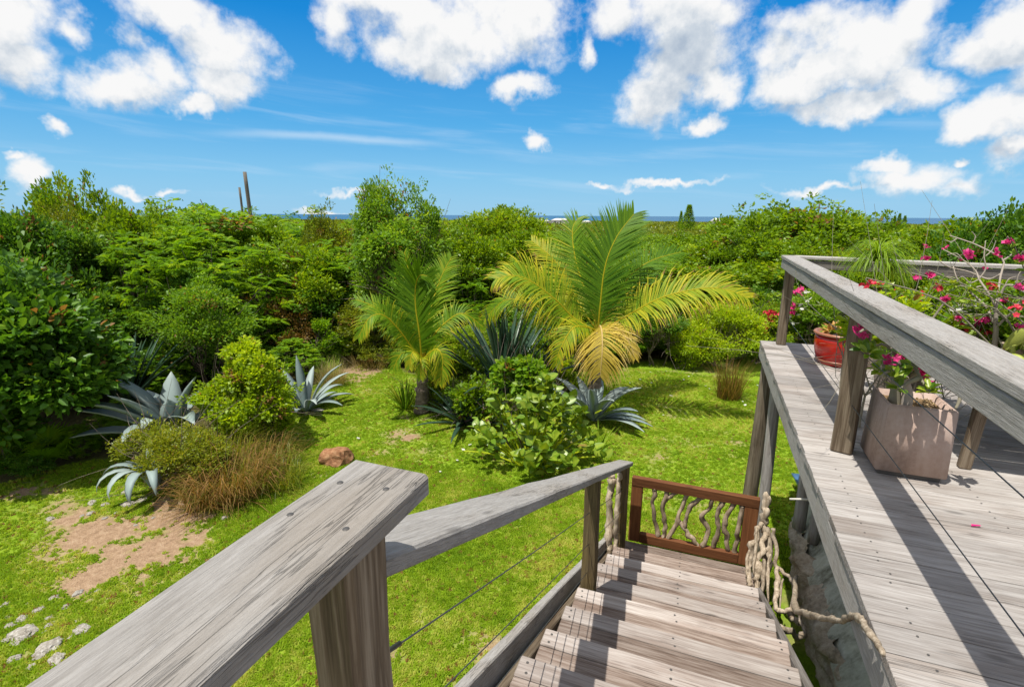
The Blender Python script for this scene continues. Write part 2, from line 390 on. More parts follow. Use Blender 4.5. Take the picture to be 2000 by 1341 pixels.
L_SWORD = leaf_mat('leaf_sword', (.016,.042,.026), (.035,.078,.045), (.085,.14,.07), .12, .35, .5)
L_GRASSR = leaf_mat('grass_red_brown', (.095,.125,.012), (.175,.100,.025), (.36,.205,.080), .34, .6, .15)
L_GRASST = leaf_mat('grass_tan', (.15,.13,.04), (.30,.23,.09), (.42,.33,.16), .30, .55)
L_LAWN = leaf_mat('lawn_blade', (.128,.232,.009), (.236,.356,.014), (.42,.44,.08), .46, .6, .12)
L_FINE = leaf_mat('leaf_fine', (.10,.20,.008), (.20,.33,.011), (.34,.44,.03), .44, .5)
L_RUST = leaf_mat('leaf_rust', (.09,.065,.015), (.20,.115,.028), (.30,.19,.05), .35)
M_PINK = leaf_mat('petal_pink', (.45,.015,.13), (.62,.03,.20), (.72,.12,.32), .30, .5, .2, (1.2,.8,1), None)
M_RED = leaf_mat('petal_red', (.42,.015,.03), (.58,.03,.06), (.70,.10,.12), .28, .5, .2, (1.2,.8,.8), None)
M_WHITE = leaf_mat('petal_white', (.42,.42,.36), (.54,.54,.47), (.66,.66,.60), .25, .5, .2, (1,1,1), None)
# ------------------------------------------------------------------ ground
RNG = np.random.default_rng(11)
def vnoise(x, y, seed=0):
    xi = np.floor(x).astype(np.int64); yi = np.floor(y).astype(np.int64); fx = x-xi; fy = y-yi
    fx = fx*fx*(3-2*fx); fy = fy*fy*(3-2*fy)
    def h(a, b):
        n = (a*374761393+b*668265263+seed*974711) & 0x7fffffff
        n = ((n ^ (n >> 13))*1274126177) & 0x7fffffff
        return ((n ^ (n >> 16)) & 0xffff)/65535.0
    return (h(xi, yi)*(1-fx)+h(xi+1, yi)*fx)*(1-fy)+(h(xi, yi+1)*(1-fx)+h(xi+1, yi+1)*fx)*fy
def fbm(x, y, s, oct=4, seed=0):
    x = np.asarray(x, float)*s; y = np.asarray(y, float)*s; v = 0; a = .5; t = 0
    for i in range(oct):
        v = v+a*vnoise(x+31.7*i, y-17.3*i, seed+i); t += a; a *= .5; x = x*2.03; y = y*2.03
    return v/t
def height(x, y):
    x = np.asarray(x, float); y = np.asarray(y, float); d = np.hypot(x, y)
    far = np.clip((d-30)/2600, 0, None)
    h = -25*np.power(far, .72)
    h = h-np.clip(d-2650, 0, 700)*.02
    return h+(fbm(x, y, .55, 3, 3)-.5)*.10*np.clip((np.abs(x-0)+np.abs(y-5)-2)/4, 0, 1)
def inpoly(x, y, P):
    c = np.zeros(np.shape(x), bool); n = len(P); j = n-1
    for i in range(n):
        xi, yi = P[i]; xj, yj = P[j]
        c ^= ((yi > y) != (yj > y)) & (x < (xj-xi)*(y-yi)/(yj-yi+1e-12)+xi); j = i
    return c
LAWN_EDGE = [(-300,1010),(0,950),(150,905),(250,890),(330,930),(520,880),(590,800),(630,740),(690,712),(740,716),(800,728),(900,745),(1100,735),(1240,705),(1400,690),(1500,690),(1700,690),(2000,720)]
LP = [tuple(atz(px, py)[:2]) for px, py in LAWN_EDGE]+[(14, -4), (-16, -4)]
def lawn_mask(x, y):
    jx = (fbm(x, y, 1.3, 3, 21)-.5)*.9; jy = (fbm(x, y, 1.3, 3, 22)-.5)*.9
    return inpoly(x+jx, y+jy, LP)
BARE = [(235,1045,170,62,1.15),(330,985,90,36,1.0),(140,1110,120,48,.95),(90,960,120,14,.6),(60,1290,60,40,.5),(180,985,70,22,.7),(780,850,40,12,.55),(690,720,70,22,.9),(1300,800,60,14,.4),(590,850,40,14,.4),(30,905,120,20,.6),(960,1250,60,40,.3),(860,880,50,20,.4)]
BARW = []
for (px, py, rx, ry, s) in BARE:
    c = atz(px, py); ex = (atz(px+rx, py)-c); ey = (atz(px, py-ry)-c)
    BARW.append((c.x, c.y, np.linalg.inv(np.array([[ex.x, ey.x], [ex.y, ey.y]])), s))
def bare(x, y):
    b = np.zeros(np.shape(x))
    for cx, cy, A, s in BARW:
        u = A[0, 0]*(x-cx)+A[0, 1]*(y-cy); v = A[1, 0]*(x-cx)+A[1, 1]*(y-cy)
        b = np.maximum(b, s*np.clip(1.35-np.hypot(u, v), 0, 1))
    n = fbm(x, y, 2.6, 6, 5)*.7+fbm(x, y, 9.0, 3, 6)*.3
    return np.clip((b*.80+n*2.4-1.34)*1.6, 0, 1)
def axis(lo, hi, step, far, grow=1.22):
    a = list(np.arange(lo, hi+1e-6, step)); s = step
    while a[-1] < far: s *= grow; a.append(a[-1]+s)
    s = step
    while a[0] > -far: s *= grow; a.insert(0, a[0]-s)
    return np.array(a)
gx = axis(-15, 7, .075, 5200); gy = axis(-1.0, 14.5, .075, 5200)
GX, GY = np.meshgrid(gx, gy); GZ = height(GX, GY)
lm = lawn_mask(GX.ravel(), GY.ravel()).astype(float).reshape(GX.shape)
for _ in range(2):
    lm[1:-1, 1:-1] = (lm[1:-1, 1:-1]*2+lm[:-2, 1:-1]+lm[2:, 1:-1]+lm[1:-1, :-2]+lm[1:-1, 2:])/6
ny, nx = GX.shape
ii = np.arange(ny*nx).reshape(ny, nx)
quads = np.stack([ii[:-1, :-1], ii[:-1, 1:], ii[1:, 1:], ii[1:, :-1]], -1).reshape(-1, 4)
mg, k, o = new_mat('ground_soil_and_turf')
t = k.n('ShaderNodeTexCoord'); P = t.outputs['Object']
al = k.n('ShaderNodeAttribute'); al.attribute_name = 'lawn'; ab = k.n('ShaderNodeAttribute'); ab.attribute_name = 'bare'
n1 = k.noise(P, 1.4, 5, .6); n2 = k.noise(P, 14, 5, .65); n3 = k.noise(P, 70, 3, .6)
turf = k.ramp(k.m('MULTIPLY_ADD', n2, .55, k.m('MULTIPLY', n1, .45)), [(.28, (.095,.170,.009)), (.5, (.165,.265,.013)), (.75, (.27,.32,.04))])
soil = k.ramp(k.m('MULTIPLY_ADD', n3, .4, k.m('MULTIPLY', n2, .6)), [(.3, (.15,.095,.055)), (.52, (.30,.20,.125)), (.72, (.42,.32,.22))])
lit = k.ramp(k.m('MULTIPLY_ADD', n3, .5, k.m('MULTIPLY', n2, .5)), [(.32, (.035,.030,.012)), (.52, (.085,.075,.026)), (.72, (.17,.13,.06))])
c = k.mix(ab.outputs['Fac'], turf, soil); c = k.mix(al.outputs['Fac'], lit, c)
p = bsdf(k, c, .9, .1, k.m('ADD', n3, n2), .7, .03); k.nt.links.new(p.outputs[0], o.inputs[0])
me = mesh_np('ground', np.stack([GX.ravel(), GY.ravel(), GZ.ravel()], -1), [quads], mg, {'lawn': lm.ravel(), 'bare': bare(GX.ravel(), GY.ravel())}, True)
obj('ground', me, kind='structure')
# sea
ms, k, o = new_mat('sea_water'); t = k.n('ShaderNodeTexCoord')
nz = k.noise(k.vm('MULTIPLY', t.outputs['Object'], (.0012, .004, 1)), 1.0, 4, .6)
p = bsdf(k, k.ramp(nz, [(.3, (.006,.050,.115)), (.7, (.010,.085,.17))]), .35, .25)
k.nt.links.new(p.outputs[0], o.inputs[0])
a = np.linspace(0, 2*np.pi, 128, endpoint=False); rr = [0.0, 2000, 8000, 30000, 90000]
V = [[0, 0, -27.5]]; q = []; tr = []
for r in rr[1:]: V += [[r*math.cos(x), r*math.sin(x), -27.5] for x in a]
for i in range(128):
    tr.append((0, 1+i, 1+(i+1) % 128))
    for s in range(len(rr)-2): q.append((1+s*128+i, 1+(s+1)*128+i, 1+(s+1)*128+(i+1) % 128, 1+s*128+(i+1) % 128))
obj('sea', mesh_np('sea', V, [tr, q], ms), kind='structure')
# ------------------------------------------------------------------ wooden deck
DZ = 2.3
deck = empty('wooden_deck', (.71, .5, 0), 'raised weathered grey plank deck standing on posts beside the stairs', 'deck')
rnd = random.Random(3)
y = .47; idx = 0; PW = .140
BEND = lambda yy: .705+.022*math.sin(max(0, min(1, (yy-1.2)/5.2))*math.pi)
nailmb = MB()
def nail(x, y, z, r=.0045):
    a = np.linspace(0, 2*np.pi, 6, endpoint=False)
    V = [[x+r*math.cos(t), y+r*math.sin(t), z] for t in a]+[[x, y, z+.0012]]
    nailmb.add(V, [[(i, (i+1) % 6, 6) for i in range(6)]])
while y < 6.36:
    w_ = PW+rnd.uniform(-.004, .004); x0 = .668+rnd.uniform(-.004, .004); x1 = 6.6
    beam('plank', (x0, y+w_/2, DZ-.02+rnd.uniform(-.0015, .0015)), (x1, y+w_/2, DZ-.02+rnd.uniform(-.0015, .0015)), w_, .038, M_DECK, deck, .002, seg=1)
    for nx_ in (.80, 1.42, 2.05):
        for ny_ in (.03, .11):
            if rnd.random() < .8: nail(nx_+rnd.uniform(-.012, .012), y+ny_, DZ+.0015)
    y += w_+.0035; idx += 1
DECKY = y-.0035
me = nailmb.mesh('nail_heads', M_NAIL); me.transform(Matrix.Translation(-Vector(deck.location))); o_ = obj('nail_heads', me, deck, kind='stuff')
beam('fascia_board', (.690, .47, DZ-.117), (.690, DECKY+.01, DZ-.117), .035, .15, M_RAIL, deck, .004, seg=14, wob=.006, seed=4)
beam('fascia_board', (.70, DECKY+.02, DZ-.085), (6.6, DECKY+.02, DZ-.085), .035, .15, M_RAIL, deck, .004)
for xx in (.86, 1.9, 2.9, 3.9, 4.9, 5.9):
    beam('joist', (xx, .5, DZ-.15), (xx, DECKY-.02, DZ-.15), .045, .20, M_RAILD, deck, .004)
def upost(name, p0, p1, r0, r1, mat, parent, seed):
    curve_tube(name, [p0, (Vector(p0)+Vector(p1))/2+Vector((.006, -.004, 0)), p1], [r0, (r0+r1)/2, r1], M_POSTG if mat is M_RAIL else M_POSTR, parent, 8, 14, .0, seed)
upost('support_post', (.74, 6.30, -.1), (.77, 6.30, 2.08), .085, .075, M_POST, deck, 1)
upost('support_post', (.835, 5.72, -.1), (.80, 5.80, 2.16), .06, .055, M_RAIL, deck, 2)
upost('support_post', (1.13, 5.40, .60), (1.10, 5.40, 2.06), .06, .055, M_RAIL, deck, 3)
upost('support_post', (1.20, 5.08, .66), (1.18, 5.08, 2.06), .05, .05, M_RAIL, deck, 4)
for (xx, yy) in ((2.9, 6.2), (5.0, 6.2), (6.4, 6.2), (2.9, 3.2), (6.4, 3.2)):
    upost('support_post', (xx, yy, -.1), (xx, yy, 2.1), .08, .075, M_POST, deck, int(xx*7+yy))
beam('cross_beam', (.72, 6.22, 1.99), (6.5, 6.22, 1.99), .06, .14, M_POST, deck, .005)
curve_tube('drain_pipe', [(.64, 3.42, 1.93), (.75, 3.42, 1.95), (.95, 3.42, 1.97)], [.007, .007], plain('white_pvc', (.5, .48, .42), .5, .3), deck, 4, 8)
# landing where the stairs start
land = empty('upper_landing', (0, -.5, 0), 'weathered grey plank landing at the top of the stairs', 'landing')
y = -2.6
while y < .40:
    beam('plank', (-.78, y+.07, DZ-.02), (6.6, y+.07, DZ-.02), .14, .038, M_DECK, land, .003, seg=1); y += .146
beam('fascia_board', (-.78, y+.012, DZ-.10), (.67, y+.012, DZ-.10), .03, .17, M_RAIL, land, .004)
for xx in (-.7, 3, 6.4):
    for yy in (-2.4, 0): upost('support_post', (xx, yy, -.1), (xx, yy, DZ-.045), .07, .07, M_POST, land, int(xx*3+yy+20))
# ------------------------------------------------------------------ railing of the deck
rail = empty('deck_railing', (.85, 3, DZ), 'weathered timber railing with steel cables along the edge of the deck', 'railing')
RZ = 3.29
beam('top_rail', (.845, -.6, RZ-.02), (.845, 6.46, RZ-.02), .150, .042, M_RAIL, rail, .007, seg=18, wob=.005, seed=1)
beam('rail_board', (.800, -.6, RZ-.092), (.800, 6.44, RZ-.092), .045, .094, M_RAIL, rail, .006, seg=18, wob=.006, seed=2)
BR = (Vector((.90, 6.50, 0)), Vector((6.3, 5.15, 0)))
bd = (BR[1]-BR[0]).normalized()
beam('top_rail', BR[0]+Vector((0, 0, RZ-.022)), BR[1]+Vector((0, 0, RZ-.022)), .14, .038, M_RAIL, rail, .006, seg=10, wob=.005, seed=3)
bn = Vector((bd.y, -bd.x, 0))
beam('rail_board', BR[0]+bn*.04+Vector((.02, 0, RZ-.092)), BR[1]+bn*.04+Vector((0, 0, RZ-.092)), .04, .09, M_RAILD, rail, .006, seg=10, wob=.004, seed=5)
beam('post', (.865, 6.36, DZ), (.865, 6.36, RZ-.045), .095, .10, M_POST, rail, .008, upv=(0, 1, 0), wob=.008, seed=6)
beam('post', (.885, 3.46, DZ), (.880, 3.47, RZ-.045), .115, .115, M_POST, rail, .010, upv=(.35, 1, 0), wob=.010, seed=7)
beam('post', (.885, .42, DZ), (.88, .42, RZ-.045), .115, .115, M_POST, rail, .010, upv=(0, 1, 0), wob=.008, seed=8)
for s in (1.95, 4.2):
    q_ = BR[0]+bd*s
    beam('post', (q_.x, q_.y+.02, DZ), (q_.x, q_.y+.02, RZ-.045), .11, .10, M_POST, rail, .008, upv=(0, 1, 0), wob=.008, seed=int(s*9))
def cable(p0, p1, parent, r=.0024, sag=.006):
    p0 = Vector(p0); p1 = Vector(p1)
    curve_tube('cable', [p0, (p0+p1)/2-Vector((0, 0, sag)), p1], [r, r], M_CABLE, parent, 7, 6)
for zz in (2.62, 2.95):
    cable((.885, .42, zz), (.885, 6.36, zz), rail)
# ------------------------------------------------------------------ stairs
stair = empty('staircase', (.02, 3, 0), 'weathered timber staircase of open two plank treads leading down to the garden gate', 'stairs')
RI, GO = .185, .405
nosing = lambda i: (1.885+GO*i, 1.68-RI*i)
nm2 = MB(); rnd = random.Random(5)
for i in range(-2, 9):
    y1, zt = nosing(i); jx = rnd.uniform(-.012, .012); jr = rnd.uniform(-.012, .012)
    y1 += rnd.uniform(-.006, .006); zt += rnd.uniform(-.004, .004)
    xl, xr = -.645+jx, .683+jr
    tz = rnd.uniform(-.003, .003)
    PLK = ((.118, M_STEPL if i < 7 else M_STEPD), (.135, M_STEPD), (.135, M_STEPD if i % 2 else M_STEPL)); yk = y1
    for k_, (wk, mk) in enumerate(PLK):
        beam('tread_plank', (xl+.003*k_, yk-wk/2, zt-.021-.001*(k_ > 0)), (xr-.004*k_, yk-wk/2+rnd.uniform(-.002, .002), zt-.021+tz-.001*(k_ > 0)), wk-.003, .042, mk, stair, .005, seg=8, wob=.003, seed=i*3+k_+20); yk -= wk+.001
    for xx in (xl+.045, xr-.05, .02):
        for yy in (y1-.035, y1-.09):
            a = np.linspace(0, 2*np.pi, 6, endpoint=False); x_ = xx+rnd.uniform(-.008, .008)
            nm2.add([[x_+.0075*math.cos(t), yy+.0075*math.sin(t), zt+.0012] for t in a]+[[x_, yy, zt+.003]], [[(j, (j+1) % 6, 6) for j in range(6)]])
me = nm2.mesh('nail_heads', M_NAIL); me.transform(Matrix.Translation(-Vector(stair.location))); obj('nail_heads', me, stair, kind='stuff')
def onslope(x, yy, dz): return Vector((x, yy, 1.68-(yy-1.885)*RI/GO+dz))
beam('stringer', onslope(-.745, .45, -.085), onslope(-.745, 5.15, -.085), .05, .235, M_RAIL, stair, .006, seg=12, wob=.007, seed=9)
beam('stringer', onslope(-.672, .45, -.20), onslope(-.672, 5.10, -.20), .045, .24, M_POST, stair, .006, seg=12, wob=.004, seed=12)
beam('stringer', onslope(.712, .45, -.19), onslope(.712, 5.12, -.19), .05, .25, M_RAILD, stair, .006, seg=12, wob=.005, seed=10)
beam('stringer', onslope(.02, .45, -.36), onslope(.02, 5.05, -.36), .045, .22, M_POST, stair, .006)
for (xx, yy) in ((-.70, 3.3), (.72, 3.3)):
    upost('support_post', (xx, yy, -.1), (xx, yy, onslope(0, yy, -.30).z), .05, .05, M_POST, stair, int(xx*10+30))
# left stair railing with its three posts
srail = empty('stair_railing', (-.60, 3, 1.5), 'sloping grey plank handrail on posts with thin cables down the left of the stairs', 'railing')
HA, HB = Vector((-.545, .63, 3.11)), Vector((-.60, 4.99, 1.205))
beam('handrail', HA, HB, .15, .042, M_RAIL, srail, .006, seg=14, wob=.005, seed=11)
def hz(yy): return HA.z+(HB.z-HA.z)*(yy-HA.y)/(HB.y-HA.y)
beam('post', (-.595, 3.19, .75), (-.595, 3.19, hz(3.19)-.024), .10, .105, M_POSTO, srail, .009, upv=(0, 1, 0), wob=.012, seed=13)
beam('post', (-.60, 4.93, -.1), (-.60, 4.93, hz(4.93)-.02), .10, .10, M_POSTO, srail, .009, upv=(0, 1, 0), wob=.010, seed=14)
for k_, dz in enumerate((.30, .55, .78)):
    cable((-.60, .55, hz(.55)-dz), (-.60, 3.19, hz(3.19)-dz), srail); cable((-.60, 3.19, hz(3.19)-dz), (-.60, 4.93, hz(4.93)-dz), srail)
curve_tube('cable_end', [(-.60, .60, hz(.60)-.30), (-.60, .85, hz(.85)-.30)], [.007, .006], M_CABLE, srail, 3, 6)
# near handrail of the landing
nrail = empty('landing_railing', (-.48, -.5, 2.8), 'broad pale grey plank handrail on a thick post closest to the camera', 'railing')
beam('handrail', (-.478, -1.6, 3.26), (-.478, .682, 3.26), .150, .042, M_RAIL, nrail, .006, seg=46, wob=.004, seed=15)
beam('post', (-.466, .535, 2.0), (-.466, .535, 3.238), .092, .088, M_POST, nrail, .010, upv=(0, 1, 0), wob=.010, seed=16)
beam('post', (-.49, -1.45, 2.0), (-.49, -1.45, 3.238), .11, .11, M_POST, nrail, .010, upv=(0, 1, 0), wob=.010, seed=17)
for (xx, yy) in ((-.52, .60), (-.43, .50), (-.527, .50), (-.44, .61)):
    V, pl = tube_geo([(xx+.48, yy+.5, .479), (xx+.48, yy+.5, .4822)], [.0065, .005], 8)
    obj('screw', mesh_np('screw', V, pl, M_NAIL), nrail)
cable((-.505, -1.45, 2.97), (-.505, .535, 2.90), nrail, .005)
# ------------------------------------------------------------------ garden gate
gate = empty('garden_gate', (.08, 5.19, .2), 'low red brown varnished gate filled with crooked branches at the foot of the stairs', 'gate')
GX0, GX1, GZ0, GZ1, GY0 = -.545, .715, .19, .965, 5.19
beam('stile', (GX0+.06, GY0, GZ0), (GX0+.06, GY0, GZ1-.003), .12, .06, M_GATE, gate, .005, upv=(0, 1, 0), seed=1)
beam('stile', (GX1-.065, GY0, GZ0), (GX1-.065, GY0, GZ1-.003), .13, .06, M_GATE, gate, .005, upv=(0, 1, 0), seed=2)
beam('top_rail', (GX0, GY0-.001, GZ1-.05), (GX1, GY0-.001, GZ1-.05), .066, .10, M_GATE, gate, .005)
beam('bottom_rail', (GX0+.122, GY0-.001, GZ0+.055), (GX1-.132, GY0-.001, GZ0+.055), .062, .11, M_GATE, gate, .005)
BRX = [[(.13,1),(.12,.6),(.20,0)], [(.24,1),(.23,.5),(.27,.2),(.25,0)], [(.46,1),(.40,.6),(.37,.3),(.30,0)], [(.62,1),(.50,.75),(.47,.45),(.46,.3)], [(.40,.42),(.50,.22),(.62,0)],
       [(.70,1),(.69,.78),(.62,.58),(.70,.32),(.66,0)], [(.82,1),(.77,.7),(.80,.4),(.77,0)], [(.93,1),(.86,.7),(.87,.35),(.92,0)], [(1.0,.96),(.985,.5),(.98,0)], [(.36,1.0),(.27,.86),(.24,.78)]]
for k_, pts in enumerate(BRX):
    PP = [(GX0+.12+u*.98*(GX1-GX0-.25), GY0+.01*math.sin(u*9+v*4), GZ0+.10+v*(GZ1-GZ0-.19)) for u, v in pts]
    curve_tube('branch', PP, [.025, .021, .027, .020, .027][:3+k_ % 3], M_BRANCH, gate, 22, 8, .09, k_+60, gnarl=.022)
# ------------------------------------------------------------------ driftwood posts
dw = empty('driftwood_post', (.72, 4.85, .4), 'bundle of pale gnarled driftwood with a long arm at the right foot of the stairs', 'driftwood')
def dpx(px, py, y): p_ = aty(px, py, y); return p_
curve_tube('driftwood_branch', [dpx(1500,965,4.97), dpx(1492,1010,4.95), dpx(1500,1060,4.9), dpx(1488,1150,4.75), (.70, 4.55, .32)], [0.035, 0.043, 0.039, 0.041, 0.039], M_DRIFT, dw, 44, 7, .16, 1, flat=True, gnarl=.035)
curve_tube('driftwood_branch', [dpx(1488,1020,4.93), dpx(1472,1060,4.8), dpx(1462,1110,4.7), (.64, 4.55, .42)], [0.020, 0.030, 0.023, 0.022], M_DRIFT, dw, 32, 7, .16, 2, flat=True, gnarl=.035)
curve_tube('driftwood_branch', [dpx(1497,1040,4.9), dpx(1484,1085,4.75), dpx(1478,1140,4.6), (.68, 4.45, .40)], [0.023, 0.031, 0.027, 0.016], M_DRIFT, dw, 32, 7, .16, 3, flat=True, gnarl=.035)
curve_tube('driftwood_branch', [dpx(1510,1030,4.9), dpx(1520,1110,4.7), dpx(1555,1140,4.45), dpx(1545,1200,4.2), dpx(1560,1215,4.1)], [0.019, 0.020, 0.020, 0.023, 0.020], M_DRIFT, dw, 40, 7, .16, 4, flat=True, gnarl=.035)
dx_ = lambda px, py, x: atx(px, py, x)
curve_tube('driftwood_branch', [dpx(1555,1125,4.4), dx_(1552,1180,.76), dx_(1575,1198,.72), dx_(1610,1208,.69), dx_(1640,1212,.67), dx_(1672,1200,.655), dx_(1700,1235,.645), dx_(1724,1275,.64)], [.018, .022, .019, .014, .013, .014, .012, .008], M_DRIFT, dw, 60, 7, .16, 5, flat=True, gnarl=.02)
curve_tube('driftwood_branch', [dpx(1520,1110,4.65), dpx(1516,1185,4.25), dpx(1555,1190,4.15)], [0.019, 0.023, 0.016], M_DRIFT, dw, 28, 7, .16, 6, flat=True, gnarl=.035)
curve_tube('driftwood_branch', [dpx(1560,1195,4.05), dpx(1570,1240,3.85), (.74, 3.62, .80)], [0.017, 0.022, 0.023], M_DRIFT, dw, 24, 7, .16, 7, flat=True, gnarl=.035)
for i, (p0, p1, r_) in enumerate((((1478,1030,4.86), (1470,1120,4.62), .020), ((1466,1060,4.8), (1458,1128,4.66), .016), ((1492,1090,4.7), (1486,1165,4.52), .022), ((1505,1080,4.72), (1500,1175,4.46), .018), ((1474,1080,4.74), (1480,1150,4.56), .015), ((1530,1130,4.5), (1524,1190,4.3), .014))):
    A_, B_ = dpx(*p0), dpx(*p1); curve_tube('splinter', [A_, (A_+B_)/2+Vector((.01*(-1)**i, .01, 0)), B_], [r_*.5, r_, r_*.35], M_DRIFT, dw, 9, 5, .18, 300+i, flat=True, gnarl=.015)
dl = empty('driftwood_post', (-.66, 4.9, .4), 'mottled driftwood stump bound to the end post left of the gate', 'driftwood')
curve_tube('driftwood_branch', [dpx(1196,925,4.85), dpx(1190,980,4.82), (-.69, 4.75, .30)], [0.035, 0.039, 0.043], M_DRIFT, dl, 28, 7, .16, 8, flat=True, gnarl=.035)
curve_tube('driftwood_branch', [dpx(1209,925,4.82), dpx(1206,990,4.8), (-.63, 4.78, .32)], [0.023, 0.027, 0.027], M_DRIFT, dl, 28, 7, .16, 9, flat=True, gnarl=.035)
# ------------------------------------------------------------------ wall and rock under the deck
M_PLASTER, k, o = new_mat('grey_green_plaster'); t = k.n('ShaderNodeTexCoord')
f1 = k.noise(k.vm('MULTIPLY', t.outputs['Object'], (1, 1.6, .5)), 3.5, 8, .68); f2 = k.noise(t.outputs['Object'], 22, 5, .65)
c = k.ramp(k.m('MULTIPLY_ADD', f2, .3, k.m('MULTIPLY', f1, .7)), [(.36, (.13,.125,.09)), (.5, (.32,.33,.265)), (.64, (.46,.455,.38))])
p = bsdf(k, c, .85, .2, f2, .4, .01); k.nt.links.new(p.outputs[0], o.inputs[0])
M_ROCKF, k, o = new_mat('rough_limestone'); t = k.n('ShaderNodeTexCoord')
f1 = k.noise(t.outputs['Object'], 5, 8, .68); f2 = k.noise(t.outputs['Object'], 26, 6, .7)
c = k.ramp(k.m('MULTIPLY_ADD', f2, .45, k.m('MULTIPLY', f1, .55)), [(.30, (.10,.08,.055)), (.47, (.32,.265,.195)), (.66, (.54,.48,.38))])
p = bsdf(k, c, .9, .15, k.m('ADD', f1, f2), .8, .03); k.nt.links.new(p.outputs[0], o.inputs[0])
wl = empty('retaining_wall', (1.1, 3.2, 0), 'grey green plastered wall with a rough limestone face below the deck', 'wall')
def grid_sheet(fn, nu, nv, name, mat, parent):
    u = np.linspace(0, 1, nu); v = np.linspace(0, 1, nv); U, Vv = np.meshgrid(u, v); PP = fn(U.ravel(), Vv.ravel())
    ii = np.arange(nu*nv).reshape(nv, nu); q = np.stack([ii[:-1, :-1], ii[:-1, 1:], ii[1:, 1:], ii[1:, :-1]], -1).reshape(-1, 4)
    return obj(name, mesh_np(name, PP-np.array(parent.location), [q], mat, None, True), parent)
def rockface(u, v):
    yy = .2+u*5.45; zz = v*.62; n = fbm(yy, zz, 3.0, 5, 40)-.5
    n2 = np.abs(fbm(yy, zz*1.5, 4.5, 4, 47)-.5)*2
    xx = 1.06+.10*(1-v)+n*.30+n2*.16-.03*np.sin(yy*3)+np.clip(v-.85, 0, 1)*.8
    xx = xx-.35*np.clip(.8-yy, 0, 1)
    return np.stack([xx, yy+.0*u, zz+n*.05], -1)
grid_sheet(rockface, 190, 34, 'rock_face', M_ROCKF, wl)
def plast(u, v):
    yy = .2+u*5.55; n = fbm(yy, v*2, 1.6, 4, 44)-.5
    xx = 1.12+v*.65; zz = .50+.95*v+n*.04-.25*v*v
    return np.stack([xx, yy, zz], -1)
grid_sheet(plast, 60, 16, 'plaster_slope', M_PLASTER, wl)
bm = box_geo(1.72, 1.95, .2, 5.75, 0, 2.06, .01); me = bm_mesh(bm, 'wall_body', M_PLASTER); me.transform(Matrix.Translation(-Vector(wl.location))); obj('wall_body', me, wl)
bm = box_geo(1.16, 1.71, 5.62, 5.74, 0, .55, .02); me = bm_mesh(bm, 'wall_end', M_ROCKF); me.transform(Matrix.Translation(-Vector(wl.location))); obj('wall_end', me, wl)
# blue tray under the deck
M_BLUE = plain('blue_plastic', (.05,.115,.22), .45, .4, .3, 6)
tp = atz(1562, 975, .0)
tray = empty('plastic_tray', (tp.x+.30, tp.y+.1, 0), 'blue plastic tray lying on the shaded grass under the deck', 'tray', None, .15)
def frustum(w0, d0, w1, d1, z0, z1, th=.02):
    V = []; 
    for (w_, d_, z_) in ((w0, d0, z0), (w1, d1, z1), (w1-th*2, d1-th*2, z1), (w0-th*2, d0-th*2, z0+th)):
        V += [(-w_/2, -d_/2, z_), (w_/2, -d_/2, z_), (w_/2, d_/2, z_), (-w_/2, d_/2, z_)]
    q = [(3, 2, 1, 0), (12, 13, 14, 15)]
    for r in range(3):
        for j in range(4): q.append((r*4+j, r*4+(j+1) % 4, r*4+4+(j+1) % 4, r*4+4+j))
    return V, q
V, q = frustum(.50, .34, .68, .50, .012, .20); obj('tray_body', mesh_np('tray_body', V, [q], M_BLUE), tray)
V, q = frustum(.70, .52, .71, .53, .202, .222, .035); obj('rim', mesh_np('rim', V, [q], M_BLUE), tray)
# ------------------------------------------------------------------ leaves, crowns, trees
def leaf_geo(B, Dr, N, L, Wd, six=False, fold=.18, curl=.12, lw=.45):
    """B base points, Dr unit axis, N unit face normals -> V, polys"""
    n = len(B); L = np.broadcast_to(L, (n,))[:, None]; Wd = np.broadcast_to(Wd, (n,))[:, None]
    S = nrm(np.cross(Dr, N)); N = nrm(np.cross(S, Dr))
    if not six:
        b = B; t = B+Dr*L-N*L*curl
        l = B+Dr*L*lw+S*Wd*.5+N*Wd*fold; r = B+Dr*L*lw-S*Wd*.5+N*Wd*fold
        V = np.stack([b, l, t, r], 1).reshape(-1, 3); i = np.arange(n)[:, None]*4
        return V, [np.concatenate([i, i+3, i+2, i+1], 1)]
    b = B; t = B+Dr*L-N*L*curl
    pts = [b, B+Dr*L*.30+S*Wd*.46+N*Wd*fold, B+Dr*L*.72+S*Wd*.42+N*(Wd*fold-L*curl*.4), t, B+Dr*L*.72-S*Wd*.42+N*(Wd*fold-L*curl*.4), B+Dr*L*.30-S*Wd*.46+N*Wd*fold]
    V = np.stack(pts, 1).reshape(-1, 3); i = np.arange(n)[:, None]*6
    return V, [np.concatenate([np.concatenate([i, i+3, i+2, i+1], 1), np.concatenate([i, i+5, i+4, i+3], 1)], 0)]
def rdir(rng, n): return nrm(rng.normal(size=(n, 3)))
UP = np.array([0, 0, 1.0])
